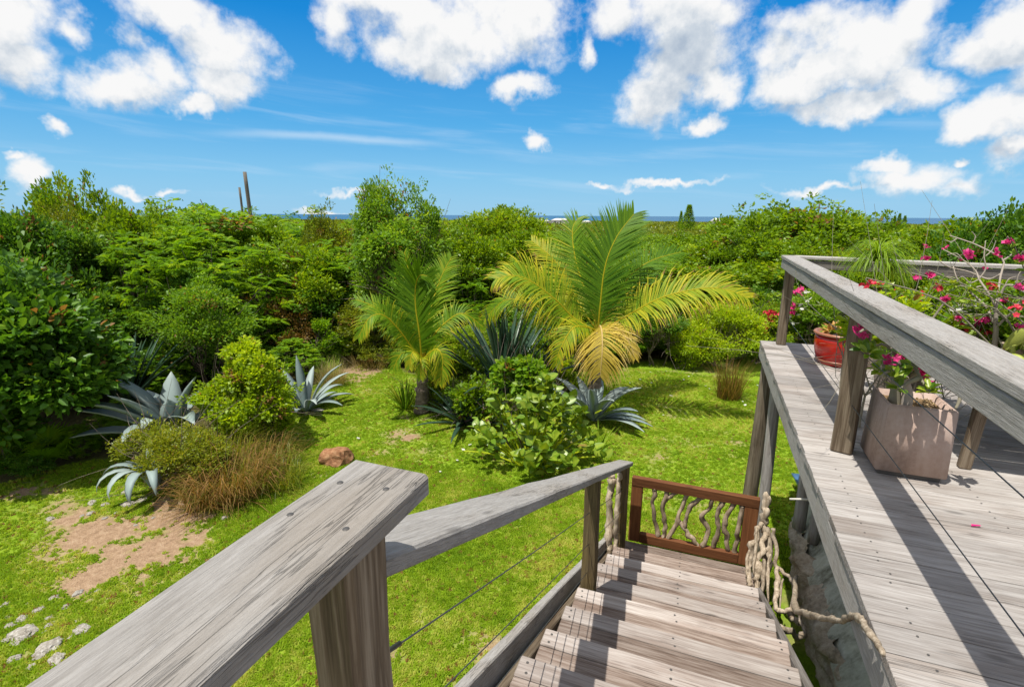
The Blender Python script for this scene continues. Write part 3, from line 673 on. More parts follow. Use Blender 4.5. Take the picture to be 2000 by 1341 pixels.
def crown_mesh(seed, R, zc, lobes, clumps, per, L, Wd, mat, cl_r=.22, shell=.5, lobe_r=(.38, .55), six=False, dry=.0, name='crown', uplift=.45, low=-.35, tmix=.6, newg=.15):
    rng = np.random.default_rng(seed); R = np.asarray(R, float)
    d = rdir(rng, lobes*3); d = d[d[:, 2] > low][:lobes]; nl = len(d)
    C = d*R*rng.uniform(.45, .68, (nl, 1)); lr = rng.uniform(*lobe_r, nl)*R.min()*1.0
    li = rng.integers(0, nl, clumps); dd = rdir(rng, clumps); dd[:, 2] = np.abs(dd[:, 2])*.75+dd[:, 2]*.25
    dd = nrm(dd+.55*nrm(C[li]))
    shoot = np.where(rng.random(clumps) < .16, rng.exponential(.16, clumps), 0)*R.min()*.6
    pos = C[li]+dd*(lr[li]*np.power(rng.uniform(shell, 1, clumps), .6)+shoot)[:, None]
    pos[:, 2] += shoot*.5
    pos[:, 2] += zc
    ct = rng.normal(.42, .17, clumps)+.10*(rng.random(nl)[li]-.5)
    ci = np.repeat(np.arange(clumps), per); n = len(ci)
    off = rdir(rng, n)*np.power(rng.random(n), .45)[:, None]*cl_r; off[:, 2] *= .75
    out = nrm(off*1.0/cl_r+.9*dd[ci])
    B = pos[ci]+off
    Dr = nrm(out+rng.normal(0, .45, (n, 3))+UP*(uplift-.35))
    N = nrm(UP*.8+rng.normal(0, .55, (n, 3))+.25*out)
    s = rng.uniform(.5, 1.4, n)
    V, P = leaf_geo(B, Dr, N, L*s, Wd*s, six)
    tint = np.clip(tmix*ct[ci]+(1-tmix)*rng.normal(.42, .22, n)+newg*(off[:, 2]/cl_r > .45), 0, .9)
    tint[(rng.random(n) < .012) | (rng.random(clumps) < .018)[ci]] = 1.0
    return mesh_np(name, V, P, mat, {'tint': np.repeat(tint, 6 if six else 4)}), C+np.array([0, 0, zc])
def feather_mesh(seed, R, zc, lobes, sprays, mat, fl=.34, pairs=9, pl=.10, pw=.032, name='crown'):
    """sprays of pinnate leaves, arching out and down"""
    rng = np.random.default_rng(seed); R = np.asarray(R, float)
    d = rdir(rng, lobes*3); d = d[d[:, 2] > -.75][:lobes]; nl = len(d)
    C = d*R*rng.uniform(.45, .75, (nl, 1)); lr = rng.uniform(.35, .55, nl)*R.min()
    li = rng.integers(0, nl, sprays); dd = rdir(rng, sprays); dd[:, 2] = np.abs(dd[:, 2])*.8+dd[:, 2]*.2; dd = nrm(dd+.6*nrm(C[li]))
    pos = C[li]+dd*lr[li][:, None]*rng.uniform(.5, 1, (sprays, 1)); pos[:, 2] += zc
    K = 6; ct = rng.normal(.45, .17, sprays)
    a = rng.uniform(0, 2*np.pi, (sprays, 1))+np.arange(K)[None]*2*np.pi/K+rng.normal(0, .3, (sprays, K))
    fd = np.stack([np.cos(a), np.sin(a), rng.uniform(-.35, .8, (sprays, K))], -1)+dd[:, None, :]*.75
    fd = nrm(fd).reshape(-1, 3); fp = np.repeat(pos, K, 0); ft = np.repeat(ct, K)+rng.normal(0, .08, sprays*K)
    fs = rng.uniform(.7, 1.2, len(fd))*fl
    side = nrm(np.cross(fd, UP)); nn = nrm(np.cross(side, fd))
    BB = []; DD = []; NN = []; TT = []; LL = []
    for j in range(1, pairs+1):
        t = j/pairs
        c = fp+fd*(fs*t)[:, None]-UP*(fs*.45*t*t)[:, None]
        ax = nrm(fd-UP*(.9*t))
        for sg in (-1, 1):
            BB.append(c); DD.append(nrm(side*sg+ax*.45-UP*.15)); NN.append(nn); TT.append(ft); LL.append(pl*np.sqrt(np.sin(np.pi*(.18+.80*t)))*fs/fl)
    B = np.concatenate(BB); DDr = np.concatenate(DD); N = np.concatenate(NN); T = np.concatenate(TT); LL = np.concatenate(LL)
    N = nrm(N+rng.normal(0, .12, N.shape))
    V, P = leaf_geo(B, DDr, N, LL, pw, False, .05, .12)
    return mesh_np(name, V, P, mat, {'tint': np.repeat(np.clip(T+rng.normal(0, .08, len(T)), 0, .92), 4)}), C+np.array([0, 0, zc])
def trunk_mesh(seed, C, r0=.08, fork=.35, mat=M_BARK, multi=3, spread=.18):
    """several leaning stems that fork into the crown's lobes"""
    rng = np.random.default_rng(seed); mb = MB(); zc = C[:, 2].mean()
    tops = C[np.argsort(C[:, 2])]
    stems = []
    for s in range(multi):
        a = rng.uniform(0, 2*np.pi); b = np.array([math.cos(a)*spread*.5, math.sin(a)*spread*.5, -.15])
        h = zc*fork; tp = np.array([math.cos(a)*spread*2.2, math.sin(a)*spread*2.2, h])
        Pp = smooth_path([b, (b+tp)/2+rng.normal(0, .05, 3), tp], 6); V, pl = tube_geo(Pp, np.linspace(r0, r0*.75, 6), 6, False, .08, rng); mb.add(V, pl); stems.append(tp)
    for c in C:
        s = stems[int(np.argmin([np.hypot(*(c-t_)[:2]) for t_ in stems]))]
        m_ = (s+c)/2+rng.normal(0, .10, 3)
        Pp = smooth_path([s, m_, c+rng.normal(0, .06, 3)], 7); V, pl = tube_geo(Pp, np.linspace(r0*.62, r0*.16, 7), 5, False, .08, rng); mb.add(V, pl)
        for _ in range(4):
            e = c+rng.normal(0, .42, 3); Pp = smooth_path([m_, (m_+e)/2+rng.normal(0, .06, 3), e], 5)
            V, pl = tube_geo(Pp, np.linspace(r0*.25, r0*.08, 5), 4, False); mb.add(V, pl)
    return mb.mesh('trunk', mat)
KINDS = {}
def kind(key, crown, C, H, Wd, seed, r0=.07, fork=.35, multi=3, spread=.2):
    co = np.empty(len(crown.vertices)*3, dtype=np.float32); crown.vertices.foreach_get('co', co); co = co.reshape(-1, 3)
    H = float(np.percentile(co[:, 2], 99.7)); Wd = float(np.percentile(np.abs(co[:, :2]), 99))*2
    KINDS[key] = (crown, trunk_mesh(seed, C, r0, fork, M_BARK, multi, spread), H, Wd)
# broad rounded scrub trees, reference height ~4 m, width ~4 m
for i in range(3):
    m_, C = crown_mesh(100+i, (1.9, 1.9, 1.75), 2.0, 20, 520, 40, .115, .068, L_BROAD, .27, low=-.8)
    kind('broad%d' % i, m_, C, 4.0, 4.0, 200+i)
for i in range(2):
    m_, C = crown_mesh(120+i, (1.8, 1.8, 1.8), 1.95, 20, 460, 40, .125, .072, L_DARK, .28, low=-.85)
    kind('dark%d' % i, m_, C, 4.0, 4.0, 220+i)
for i in range(3):
    m_, C = feather_mesh(140+i, (1.85, 1.85, 1.8), 1.95, 20, 320, L_FEATH)
    kind('feather%d' % i, m_, C, 4.0, 4.0, 240+i)
for i in range(2):
    m_, C = crown_mesh(160+i, (1.25, 1.25, 1.85), 2.3, 24, 400, 26, .105, .050, L_LOOSE, .24, shell=.2, lobe_r=(.42, .56), low=-.7, uplift=.1)
    kind('loose%d' % i, m_, C, 4.3, 2.9, 260+i, .06, .3, 2, .12)
for i in range(1):
    m_, C = crown_mesh(195, (1.5, 1.5, 1.3), 1.5, 16, 340, 30, .09, .05, L_RUST, .24, low=-.8)
    kind('rust0', m_, C, 3.9, 4.0, 295)
for i in range(2):
    m_, C = crown_mesh(180+i, (1.9, 1.9, 1.7), 2.0, 20, 460, 34, .10, .052, L_OLIVE, .26, low=-.8)
    kind('olive%d' % i, m_, C, 3.9, 4.0, 280+i)
_protos = {}
KW = {'broad': ('broadleaf_tree', 'tree'), 'dark': ('dark_leaved_tree', 'tree'), 'feather': ('feathery_tree', 'tree'), 'loose': ('slender_tree', 'tree'), 'olive': ('olive_green_tree', 'tree'), 'rust': ('rusty_shrub', 'shrub')}
def tree(key, loc, H, Wd, label, group=None, rz=None, name=None):
    crown, trunk, h0, w0 = KINDS[key]; nm, cat = KW[key.rstrip('0123456789')]
    o = empty(name or nm, loc, label, cat, group, random.uniform(0, 6.28) if rz is None else rz)
    o.scale = (Wd/w0, Wd/w0, H/h0)
    obj('crown', crown, o); obj('trunk', trunk, o)
    return o
def gz(p): return float(height(p.x, p.y))
def at_tree(key, px, py_top, D, wpx, label, group=None, **kw):
    """a tree at ground distance D in the direction of px whose top shows at py_top, wpx wide"""
    d = ray(px, 424); p = Vector((d.x, d.y, 0)).normalized()*D; z0 = gz(p); p.z = z0-.03
    H = (CAMZ+(ray(px, py_top).z/math.hypot(ray(px, py_top).x, ray(px, py_top).y))*D)-z0
    dep = math.hypot(1, (px-CX)/F)/1.0
    Wd = wpx/F*D/dep*1.0
    return tree(key, p, max(H, .8), max(Wd, .8), label, group, **kw)
# -- trees one can tell apart
at_tree('broad2', 155, 348, 18.0, 165, 'tall tree rising above the hedge left of the two bare poles')
at_tree('olive0', 90, 392, 16.6, 130, 'olive green tree leaning out below the tall skyline tree at far left')
at_tree('loose1', 745, 345, 14.5, 125, 'tallest slender pale green tree behind the shorter palm')
at_tree('loose0', 810, 355, 14.2, 105, 'slim leafy tree crown just right of the tallest pale green tree', rz=2.0)
at_tree('loose1', 772, 412, 13.8, 190, 'loose leafy shrubby tree filling in below the tallest pale green tree', rz=4.0)
at_tree('broad0', 1560, 385, 21, 270, 'big rounded yellow green tree behind the near corner of the deck railing')
at_tree('broad1', 990, 405, 19, 190, 'domed tree standing on the skyline between the two palms')
at_tree('dark0', 1975, 398, 17.5, 200, 'dark green tree at the far right beyond the deck with jagged top')
at_tree('dark1', 20, 408, 14.5, 230, 'dark glossy tree at the far left edge of the hedge')
at_tree('olive1', 625, 405, 17, 110, 'brown tipped tree on the skyline left of the slender pale green tree')
at_tree('rust0', 538, 578, 13.6, 130, 'rust brown dying shrub right of the round bush')
at_tree('rust0', 835, 500, 15.2, 70, 'small rusty leaved shrub in the hedge between the two palms', rz=2.2)
at_tree('rust0', 470, 568, 14.6, 120, 'rust brown shrub half hidden above the round bush', rz=4.0)
# -- hedge rows: (key, px, top, D, width px)
HEDGE = [('dark0',90,430,12.8,200),('broad1',250,412,14.5,170),('broad2',330,402,17,160),('feather1',400,398,18.5,150),('broad0',470,416,16,170),('feather0',545,424,17,170),
 ('feather1',330,440,12.8,220),('feather2',440,452,12.4,220),('broad2',545,470,12.6,180),('feather1',240,480,12.2,180),('feather2',620,470,13.2,170),('dark1',380,525,11.8,170),('dark1',180,455,13.4,170),('dark0',30,500,11.6,220),
 ('feather1',500,540,12.0,170),('dark1',580,540,12.6,170),('dark0',660,560,13,150),('feather2',650,500,13.6,150),('dark1',240,600,11.6,170),('dark0',330,610,11.4,140),('olive1',560,570,12.2,110),
 ('olive0',690,430,15.5,150),('broad2',870,432,15.5,150),('broad0',930,440,15,170),('broad1',1020,450,15.5,180),('broad2',890,490,14,150),('feather0',920,540,13.4,150),('feather1',980,520,13.8,140),('dark0',860,560,13.4,120),
 ('broad0',1080,470,17,170),('broad1',1110,520,14.6,170),('olive0',1050,560,13.8,140),('broad2',1210,480,17,200),('broad0',1290,470,19,190),('broad1',1370,455,20,170),('broad2',1300,520,15.4,200),('broad0',1390,505,15.8,190),('olive1',1340,560,14.6,150),
 ('broad1',1440,425,22,150),('broad2',1480,470,17.5,180),('broad0',1560,450,17,200),('broad1',1640,430,19,190),('broad2',1700,418,20.5,170),('broad0',1760,446,18,190),('broad1',1850,452,17,180),('olive0',1640,490,15,190),('broad2',1730,500,14.6,190),('dark0',1560,520,14.6,150),
 ('broad0',1820,500,13.6,190),('dark1',1900,470,13.2,190),('broad1',1960,520,11.6,190),('dark0',1880,560,11.8,170),('broad2',1770,570,12.6,170),('broad1',1660,560,13.6,160),('broad0',1470,560,14.6,140),('dark1',2040,420,13,200),('broad2',2060,520,11.5,200),('dark0',-60,420,13,220),('dark1',-40,520,11.4,220),
 ('olive1',720,560,13.2,150),('broad2',780,540,13.4,130),('loose0',850,470,14.2,120),('dark1',760,600,12.9,150),('dark0',980,600,13.2,150),('broad0',1180,560,14.4,180),('dark1',430,610,12.0,170),('dark0',530,630,12.0,150)]
WORDS = {'broad': 'rounded yellow green scrub tree in the hedge beyond the lawn', 'dark': 'dark green broadleaf tree in the shaded hedge beyond the lawn', 'feather': 'bright feathery leaved tree in the hedge beyond the lawn',
 'loose': 'thin pale green tree in the hedge beyond the palms', 'olive': 'dull olive green tree in the hedge beyond the lawn'}
GRP = {'broad': 'rounded scrub trees of the hedge', 'dark': 'dark green trees of the hedge', 'feather': 'feathery trees of the hedge', 'loose': 'thin pale trees of the hedge', 'olive': 'olive green trees of the hedge'}
MARKS = [(-50,'at the far left edge'),(60,'above the largest glossy bush'),(190,'above the fan palm fronds'),(300,'left of the round bush'),(415,'behind the round bush'),(485,'below the two bare poles'),(560,'right of the round bush'),(640,'above the weedy plant'),(700,'left of the shorter palm'),(770,'behind the shorter palm'),(860,'right of the shorter palm'),(940,'between the two palms'),(1030,'behind the left fronds of the larger palm'),(1110,'behind the larger palm'),(1210,'right of the upright frond of the larger palm'),(1300,'behind the umbrella shaped tree'),(1385,'behind the pale bush'),(1450,'left of the corner of the deck railing'),(1560,'behind the first deck post'),(1640,'behind the red pot'),(1700,'behind the fine leaved fountain plant'),(1770,'behind the red flowering thorny plant'),(1850,'behind the middle of the distant rail'),(1930,'behind the bare branched plant'),(2050,'at the far right edge')]
KW2 = {'broad': 'yellow green tree', 'dark': 'dark green tree', 'feather': 'feathery leaved tree', 'loose': 'thin pale green tree', 'olive': 'dull olive tree'}
_seen = {}
def hedge_label(kk, px, pt):
    mk = min(MARKS, key=lambda m_: abs(m_[0]-px))[1]
    lv = 'on the skyline' if pt < 445 else ('midway up' if pt < 515 else 'low down')
    return '%s %s, %s' % (KW2[kk], lv, mk)
_hl = {}
for key, px, pt, D_, wp in HEDGE: _hl.setdefault(hedge_label(key.rstrip('0123456789'), px, pt), []).append(pt)
for key, px, pt, D_, wp in HEDGE:
    D_ = D_+(2.0 if px < 700 else .6 if px < 1120 else 1.6+max(0, (px-1200)/700*2.2))
    kk = key.rstrip('0123456789'); at_tree(key, px, pt, D_, wp*1.12, (lambda l_: l_ if len(_hl[l_]) == 1 else ('taller ' if pt == min(_hl[l_]) else 'lower ')+l_)(hedge_label(kk, px, pt)), GRP[kk])
# -- scrub woodland further out
rnd = random.Random(21); pts = []
tries = 0
while len(pts) < 170 and tries < 20000:
    tries += 1
    D_ = 17+63*rnd.random()**1.25; px = rnd.uniform(-90, 2090); d = ray(px, 424); p = Vector((d.x, d.y, 0)).normalized()*D_; p_px = px
    if all((p.x-q.x)**2+(p.y-q.y)**2 > (1.9+.035*D_)**2 for q, _ in pts): pts.append((p, p_px))
ks = ['broad0','broad1','broad2','olive0','olive1','feather1','broad1','loose1','dark0']
for p, p_px in pts:
    D_ = math.hypot(p.x, p.y); key = rnd.choice(ks); kk = key.rstrip('0123456789'); p.z = gz(p)-.05
    tree(key, p, rnd.uniform(2.7, 3.75)*(.78 if 1010 < p_px < 1440 or 1730 < p_px < 1920 else 1)+(.25 if kk == 'loose' else 0), rnd.uniform(3.6, 5.4)+.02*D_, '%s in %s scrub, %s' % (KW2[kk], 'nearer' if D_ < 30 else 'middle' if D_ < 50 else 'farther', min(MARKS, key=lambda m_: abs(m_[0]-p_px))[1]), 'scrub trees between the garden and the sea', rnd.uniform(0, 6.28))
# -- far wood: one mass of foliage clumps over the falling land
def far_wood():
    rng = np.random.default_rng(5); B = []; DD = []; NN = []; LL = []; T = []
    for (d0, d1, n, per, s, hh) in ((70, 200, 2600, 46, .55, 3.0), (200, 700, 3200, 26, 1.5, 3.6), (700, 2600, 4200, 14, 4.5, 4.0)):
        a = rng.uniform(-.36-.95, -.36+.95, n); D_ = np.sqrt(rng.uniform(d0*d0, d1*d1, n)); x = D_*np.sin(a); y_ = D_*np.cos(a)
        z = height(x, y_); r = s*2.4*rng.uniform(.7, 1.4, n); h = hh*rng.uniform(.6, 1.15, n)
        ci = np.repeat(np.arange(n), per); m = len(ci); o_ = rdir(rng, m); o_[:, 2] = np.abs(o_[:, 2])
        p_ = np.stack([x[ci], y_[ci], z[ci]], -1)+o_*np.stack([r[ci], r[ci], h[ci]], -1)*rng.uniform(.75, 1, (m, 1))
        B.append(p_); DD.append(nrm(o_+rng.normal(0, .6, (m, 3)))); NN.append(nrm(UP+rng.normal(0, .6, (m, 3)))); LL.append(s*rng.uniform(.6, 1.2, m)); T.append(np.clip(rng.normal(.4, .17, n)[ci]+rng.normal(0, .1, m), 0, .9))
    B = np.concatenate(B); L = np.concatenate(LL); V, P = leaf_geo(B, np.concatenate(DD), np.concatenate(NN), L, L*.75)
    return mesh_np('far_wood', V, P, L_OLIVE, {'tint': np.repeat(np.concatenate(T), 4)})
obj('far_wood', far_wood(), kind='stuff')
# far conifers on the skyline
def conifer_mesh(seed):
    rng = np.random.default_rng(seed); mb = MB(); V, pl = tube_geo([(0, 0, 0), (0, 0, 4), (.1, 0, 8)], [.18, .12, .03], 6); mb.add(V, pl, .1)
    n = 1500; z = rng.uniform(1.5, 8, n); a = rng.uniform(0, 2*np.pi, n); r = (8.3-z)*.22*rng.random(n)**.5
    B = np.stack([r*np.cos(a), r*np.sin(a), z], -1); Dd = nrm(np.stack([np.cos(a), np.sin(a), np.full(n, .9)], -1)+rng.normal(0, .3, (n, 3)))
    V, P = leaf_geo(B, Dd, nrm(UP+rng.normal(0, .4, (n, 3))), .5, .13); mb.add(V, P, np.repeat(np.clip(rng.normal(.3, .15, n), 0, .9), 4)); return mb.mesh('conifer', L_LOOSE)
cm = [conifer_mesh(1), conifer_mesh(2)]
for px, pt, D_, lab in ((1345, 400, 190, 'bushy dark conifer on the skyline right of the tall palm'), (1330, 412, 200, 'thin dark conifer beside the bushy conifer on the skyline'), (1757, 417, 170, 'tallest of three narrow conifers on the sea horizon at right'), (1748, 421, 175, 'leftmost of three narrow conifers on the sea horizon at right'), (1768, 421, 172, 'rightmost of three narrow conifers on the sea horizon at right')):
    d = ray(px, 424); p = Vector((d.x, d.y, 0)).normalized()*D_; z0 = gz(p); r_ = ray(px, pt); zt = CAMZ+r_.z/math.hypot(r_.x, r_.y)*D_
    o = obj('conifer', cm[px % 2], None, None, (p.x, p.y, z0), label=lab, cat='tree', group='far conifers'); s = (zt-z0)/8.2; o.scale = (s*(1.5 if px == 1345 else .8), s*(1.5 if px == 1345 else .8), s)
# far houses
M_WALLW = plain('white_wall', (.62,.60,.56), .8); M_ROOFW = plain('pale_roof', (.66,.63,.58), .7); M_GLASSD = plain('dark_window', (.05,.06,.07), .2, .5)
for px, D_, wd, dp, hh, lab in ((1062, 620, 15, 11, 4.2, 'low white house in the far scrub, left of the wider white house'), (1094, 640, 22, 14, 6.0, 'wider white house with hipped roof near the sea horizon'), (1146, 660, 11, 9, 3.6, 'small pale house just left of the tall palm frond'), (1402, 300, 6, 5, 4.6, 'tiny pale roof showing in the scrub right of the conifers')):
    d = ray(px, 424); p = Vector((d.x, d.y, 0)).normalized()*D_; p.z = gz(p)+3.2
    o = empty('house', p, lab, 'house', None, .35)
    obj('wall', bm_mesh(box_geo(-wd/2, wd/2, -dp/2, dp/2, -3.5, hh*.62, .02), 'wall', M_WALLW), o)
    V = [(-wd/2-.5, -dp/2-.5, hh*.62), (wd/2+.5, -dp/2-.5, hh*.62), (wd/2+.5, dp/2+.5, hh*.62), (-wd/2-.5, dp/2+.5, hh*.62), (-wd*.22, 0, hh), (wd*.22, 0, hh)]
    obj('roof', mesh_np('roof', V, [[(0, 1, 5, 4), (2, 3, 4, 5), (3, 2, 1, 0)], [(1, 2, 5), (3, 0, 4)]], M_ROOFW), o)
    for q in (-.3, 0, .3): obj('window', bm_mesh(box_geo(wd*q-.7, wd*q+.7, -dp/2-.06, -dp/2+.02, .2, hh*.5, 0), 'window', M_GLASSD), o)
# bare poles
M_POLE = plain('pole_wood', (.13,.115,.095), .8, .2, .25, 6)
for px, pt, D_, r_, lean, lab in ((492, 336, 26, .085, -.12, 'taller thicker bare wooden pole above the hedge'), (476, 366, 33, .066, -.06, 'shorter thinner bare wooden pole just left of the taller one')):
    d = ray(px, 424); p = Vector((d.x, d.y, 0)).normalized()*D_; z0 = gz(p); q_ = ray(px, pt); zt = CAMZ+q_.z/math.hypot(q_.x, q_.y)*D_
    curve_tube('wooden_pole', [p+Vector((0, 0, z0-.2)), Vector((p.x+lean*.5, p.y, (z0+zt)/2)), Vector((p.x+lean, p.y, zt))], [r_*1.15, r_, r_*.85], M_POLE, None, 8, 10, .02, px, label=lab, cat='pole', group='bare poles above the hedge')
d = ray(1597, 424); p = Vector((d.x, d.y, 0)).normalized()*60; z0 = gz(p)
V, pl = tube_geo([(0, 0, 0), (0, 0, 5.6), (0, 0, 6.3)], [.10, .08, .05], 6); mb = MB(); mb.add(V, pl)
for zz in (4.6, 5.1, 5.6):
    V, pl = tube_geo([(-.22, 0, zz), (.22, 0, zz)], .035, 5); mb.add(V, pl)
obj('mast', mb.mesh('mast', M_POLE), None, None, (p.x, p.y, z0), label='thin dark mast standing on top of the big rounded tree', cat='mast')
# ------------------------------------------------------------------ garden shrubs
def shrub(name, label, px, py, mk, cat='shrub', z=None, group=None):
    p = atz(px, py); p.z = gz(p)-.01
    o = empty(name, p, label, cat, group); mk(o, p); return o
def simple_bush(R, zc, lobes, clumps, per, L, Wd, mat, seed, **kw):
    def mk(o, p):
        m_, C = crown_mesh(seed, R, zc, lobes, clumps, per, L, Wd, mat, name='foliage', **kw)
        obj('foliage', m_, o); obj('stem', trunk_mesh(seed, C, .022, .3, M_BARK, 4, .12), o)
    return mk
shrub('glossy_bush', 'large dark glossy leaved bush filling the left edge of the lawn', 55, 900, simple_bush((1.38, 1.25, 1.30), 1.42, 26, 900, 30, .12, .070, L_DARK, 301, cl_r=.24, six=True, low=-.7, newg=.22))
shrub('glossy_bush', 'glossy leaved bush at the left edge lit from above, behind the largest one', 0, 800, simple_bush((1.5, 1.4, 1.45), 1.6, 22, 620, 28, .12, .070, L_DARK, 302, cl_r=.24, six=True, low=-.7, newg=.22))
shrub('round_bush', 'neat round small leaved bush on thin stems in front of the feathery hedge', 420, 752, simple_bush((1.0, .95, 1.0), 1.22, 30, 680, 34, .060, .032, L_LOOSE, 303, cl_r=.15, shell=.75, low=-.9))
shrub('yellow_green_bush', 'bright yellow green bush between the two blue grey agaves', 497, 868, simple_bush((.70, .62, .70), .70, 28, 560, 30, .058, .036, L_YELLOW, 304, cl_r=.11, low=-.9))
yb = [o for o in COL.objects if o.name.startswith('yellow_green_bush')][0]
for j, (dx, dy, zz, rr) in enumerate(((-.28, .1, 1.38, .20), (-.08, .05, 1.52, .22), (.30, 0, 1.28, .18))):
    m_, C = crown_mesh(340+j, (rr, rr, rr*1.5), 0, 6, 46, 30, .058, .036, L_YELLOW, .10, name='foliage', low=-.8); obj('foliage', m_, yb, None, (dx, dy, zz))
shrub('trailing_shrub', 'small leaved olive shrub spreading over the nearest agave', 350, 940, simple_bush((1.10, .55, .36), .46, 26, 520, 30, .042, .018, L_OLIVE, 305, cl_r=.12, low=-.95))
shrub('pale_bush', 'light yellow green bush behind the reddish grass clump right of the large palm', 1408, 716, simple_bush((1.2, .9, .75), .80, 26, 560, 30, .055, .030, L_YELLOW, 306, cl_r=.16, low=-.9))
shrub('pale_bush', 'low pale yellow green bush left of the brown grass bunch', 1350, 716, simple_bush((.75, .6, .5), .5, 18, 320, 28, .055, .030, L_YELLOW, 361, cl_r=.14, low=-.9))
shrub('pale_bush', 'low pale yellow green bush between the brown grass bunch and the deck', 1470, 706, simple_bush((.85, .7, .6), .58, 18, 340, 28, .055, .030, L_BROAD, 362, cl_r=.14, low=-.9))
shrub('umbrella_tree', 'small flat topped tree on bent stems casting a dark shadow beside the yellow frond', 1282, 712, simple_bush((.85, .7, .34), .98, 18, 320, 32, .058, .032, L_DARK, 307, cl_r=.14, low=-.3), 'tree')
shrub('weedy_bush', 'pale green weedy plant right of the round bush', 632, 716, simple_bush((.42, .42, .55), .62, 16, 240, 24, .055, .030, L_FEATH, 308, cl_r=.11, low=-.8))
shrub('garden_bush', 'low green bush between the shorter palm and the dark sword leaved plants', 905, 768, simple_bush((.55, .5, .42), .45, 16, 300, 26, .060, .042, L_BROAD, 309, cl_r=.12))
shrub('flowering_bush', 'bush with white blossoms just beyond the first deck post', 1575, 700, simple_bush((.85, .8, .72), 1.0, 18, 380, 30, .070, .036, L_LOOSE, 310, cl_r=.15))
shrub('flowering_bush', 'bush dotted with red blossoms left of the first deck post', 1495, 695, simple_bush((.75, .8, .62), .80, 18, 340, 30, .060, .032, L_BROAD, 311, cl_r=.14))
shrub('garden_bush', 'leafy green bush beyond the deck below the distant rail', 1700, 690, simple_bush((1.3, 1.0, .8), 1.2, 20, 460, 30, .075, .042, L_BROAD, 312, cl_r=.17))
shrub('garden_bush', 'dense green bush beyond the deck beside the bare branched plant', 1880, 690, simple_bush((1.4, 1.0, .9), 1.5, 20, 460, 30, .080, .045, L_DARK, 313, cl_r=.17))
# low shrubs that close the foot of the hedge
LOW = [('feather1',575,738,95,.9),('dark0',470,742,120,1.0),('dark1',360,752,120,1.1),('feather0',330,770,90,.9),('broad1',690,700,90,.8),('feather2',655,700,80,1.0),('olive0',760,708,90,.85),('broad0',850,722,90,1.0),('dark0',770,690,80,1.1),
 ('broad2',930,722,110,1.1),('olive1',1000,722,110,.95),('broad0',1080,718,110,1.1),('dark1',1040,700,120,1.3),('broad1',1140,712,110,1.0),('feather1',1215,702,100,1.0),('broad2',1260,690,120,1.2),('broad0',1345,684,130,1.1),('olive0',1320,676,110,.9),('broad1',1460,684,120,1.1),('broad2',1400,672,150,1.3),('dark0',1240,676,120,1.4),('broad0',1530,684,120,1.0),('broad1',1620,690,150,1.2),('broad2',1750,694,170,1.4),('olive1',1830,700,170,1.2),('broad0',1950,705,190,1.5),('dark1',1690,676,190,1.6),('dark0',1900,680,220,1.7),('dark0',230,775,110,1.0),('dark1',130,800,120,1.0),('feather0',215,868,80,.55),('feather1',150,892,80,.5),('dark0',60,925,90,.6),('feather2',250,845,70,.6)]
for key, px, py, wp, hh in LOW:
    kk = key.rstrip('0123456789'); p = atz(px, py); p.z = gz(p)-.03; dd_ = math.hypot(p.x, p.y)
    tree(key, p, hh, wp*1.25/F*dd_/math.hypot(1, (px-CX)/F), 'low %s shrub at hedge foot, %s' % ({'broad': 'yellow green', 'dark': 'dark green', 'feather': 'feathery', 'olive': 'olive green'}[kk], min(MARKS, key=lambda m_: abs(m_[0]-px))[1]), 'low shrubs at the foot of the hedge', name='low_shrub')
shrub('garden_bush', 'small bright bush just right of the shorter palm stump', 868, 800, simple_bush((.36, .34, .30), .34, 14, 220, 26, .055, .036, L_BROAD, 351, cl_r=.10, low=-.9))
shrub('garden_bush', 'light green bush under the left fronds of the larger palm', 1045, 770, simple_bush((.55, .45, .42), .48, 16, 280, 26, .060, .040, L_LOOSE, 352, cl_r=.11, low=-.9))
shrub('garden_bush', 'yellowish bush beside the trunk of the larger palm', 1105, 760, simple_bush((.40, .40, .36), .40, 14, 220, 26, .055, .036, L_YELLOW, 353, cl_r=.10, low=-.9))
shrub('garden_bush', 'leafy plant between the round leaved shrub and the dark sword leaves', 935, 828, simple_bush((.42, .36, .36), .42, 14, 240, 24, .070, .046, L_BROAD, 354, cl_r=.10, low=-.9))
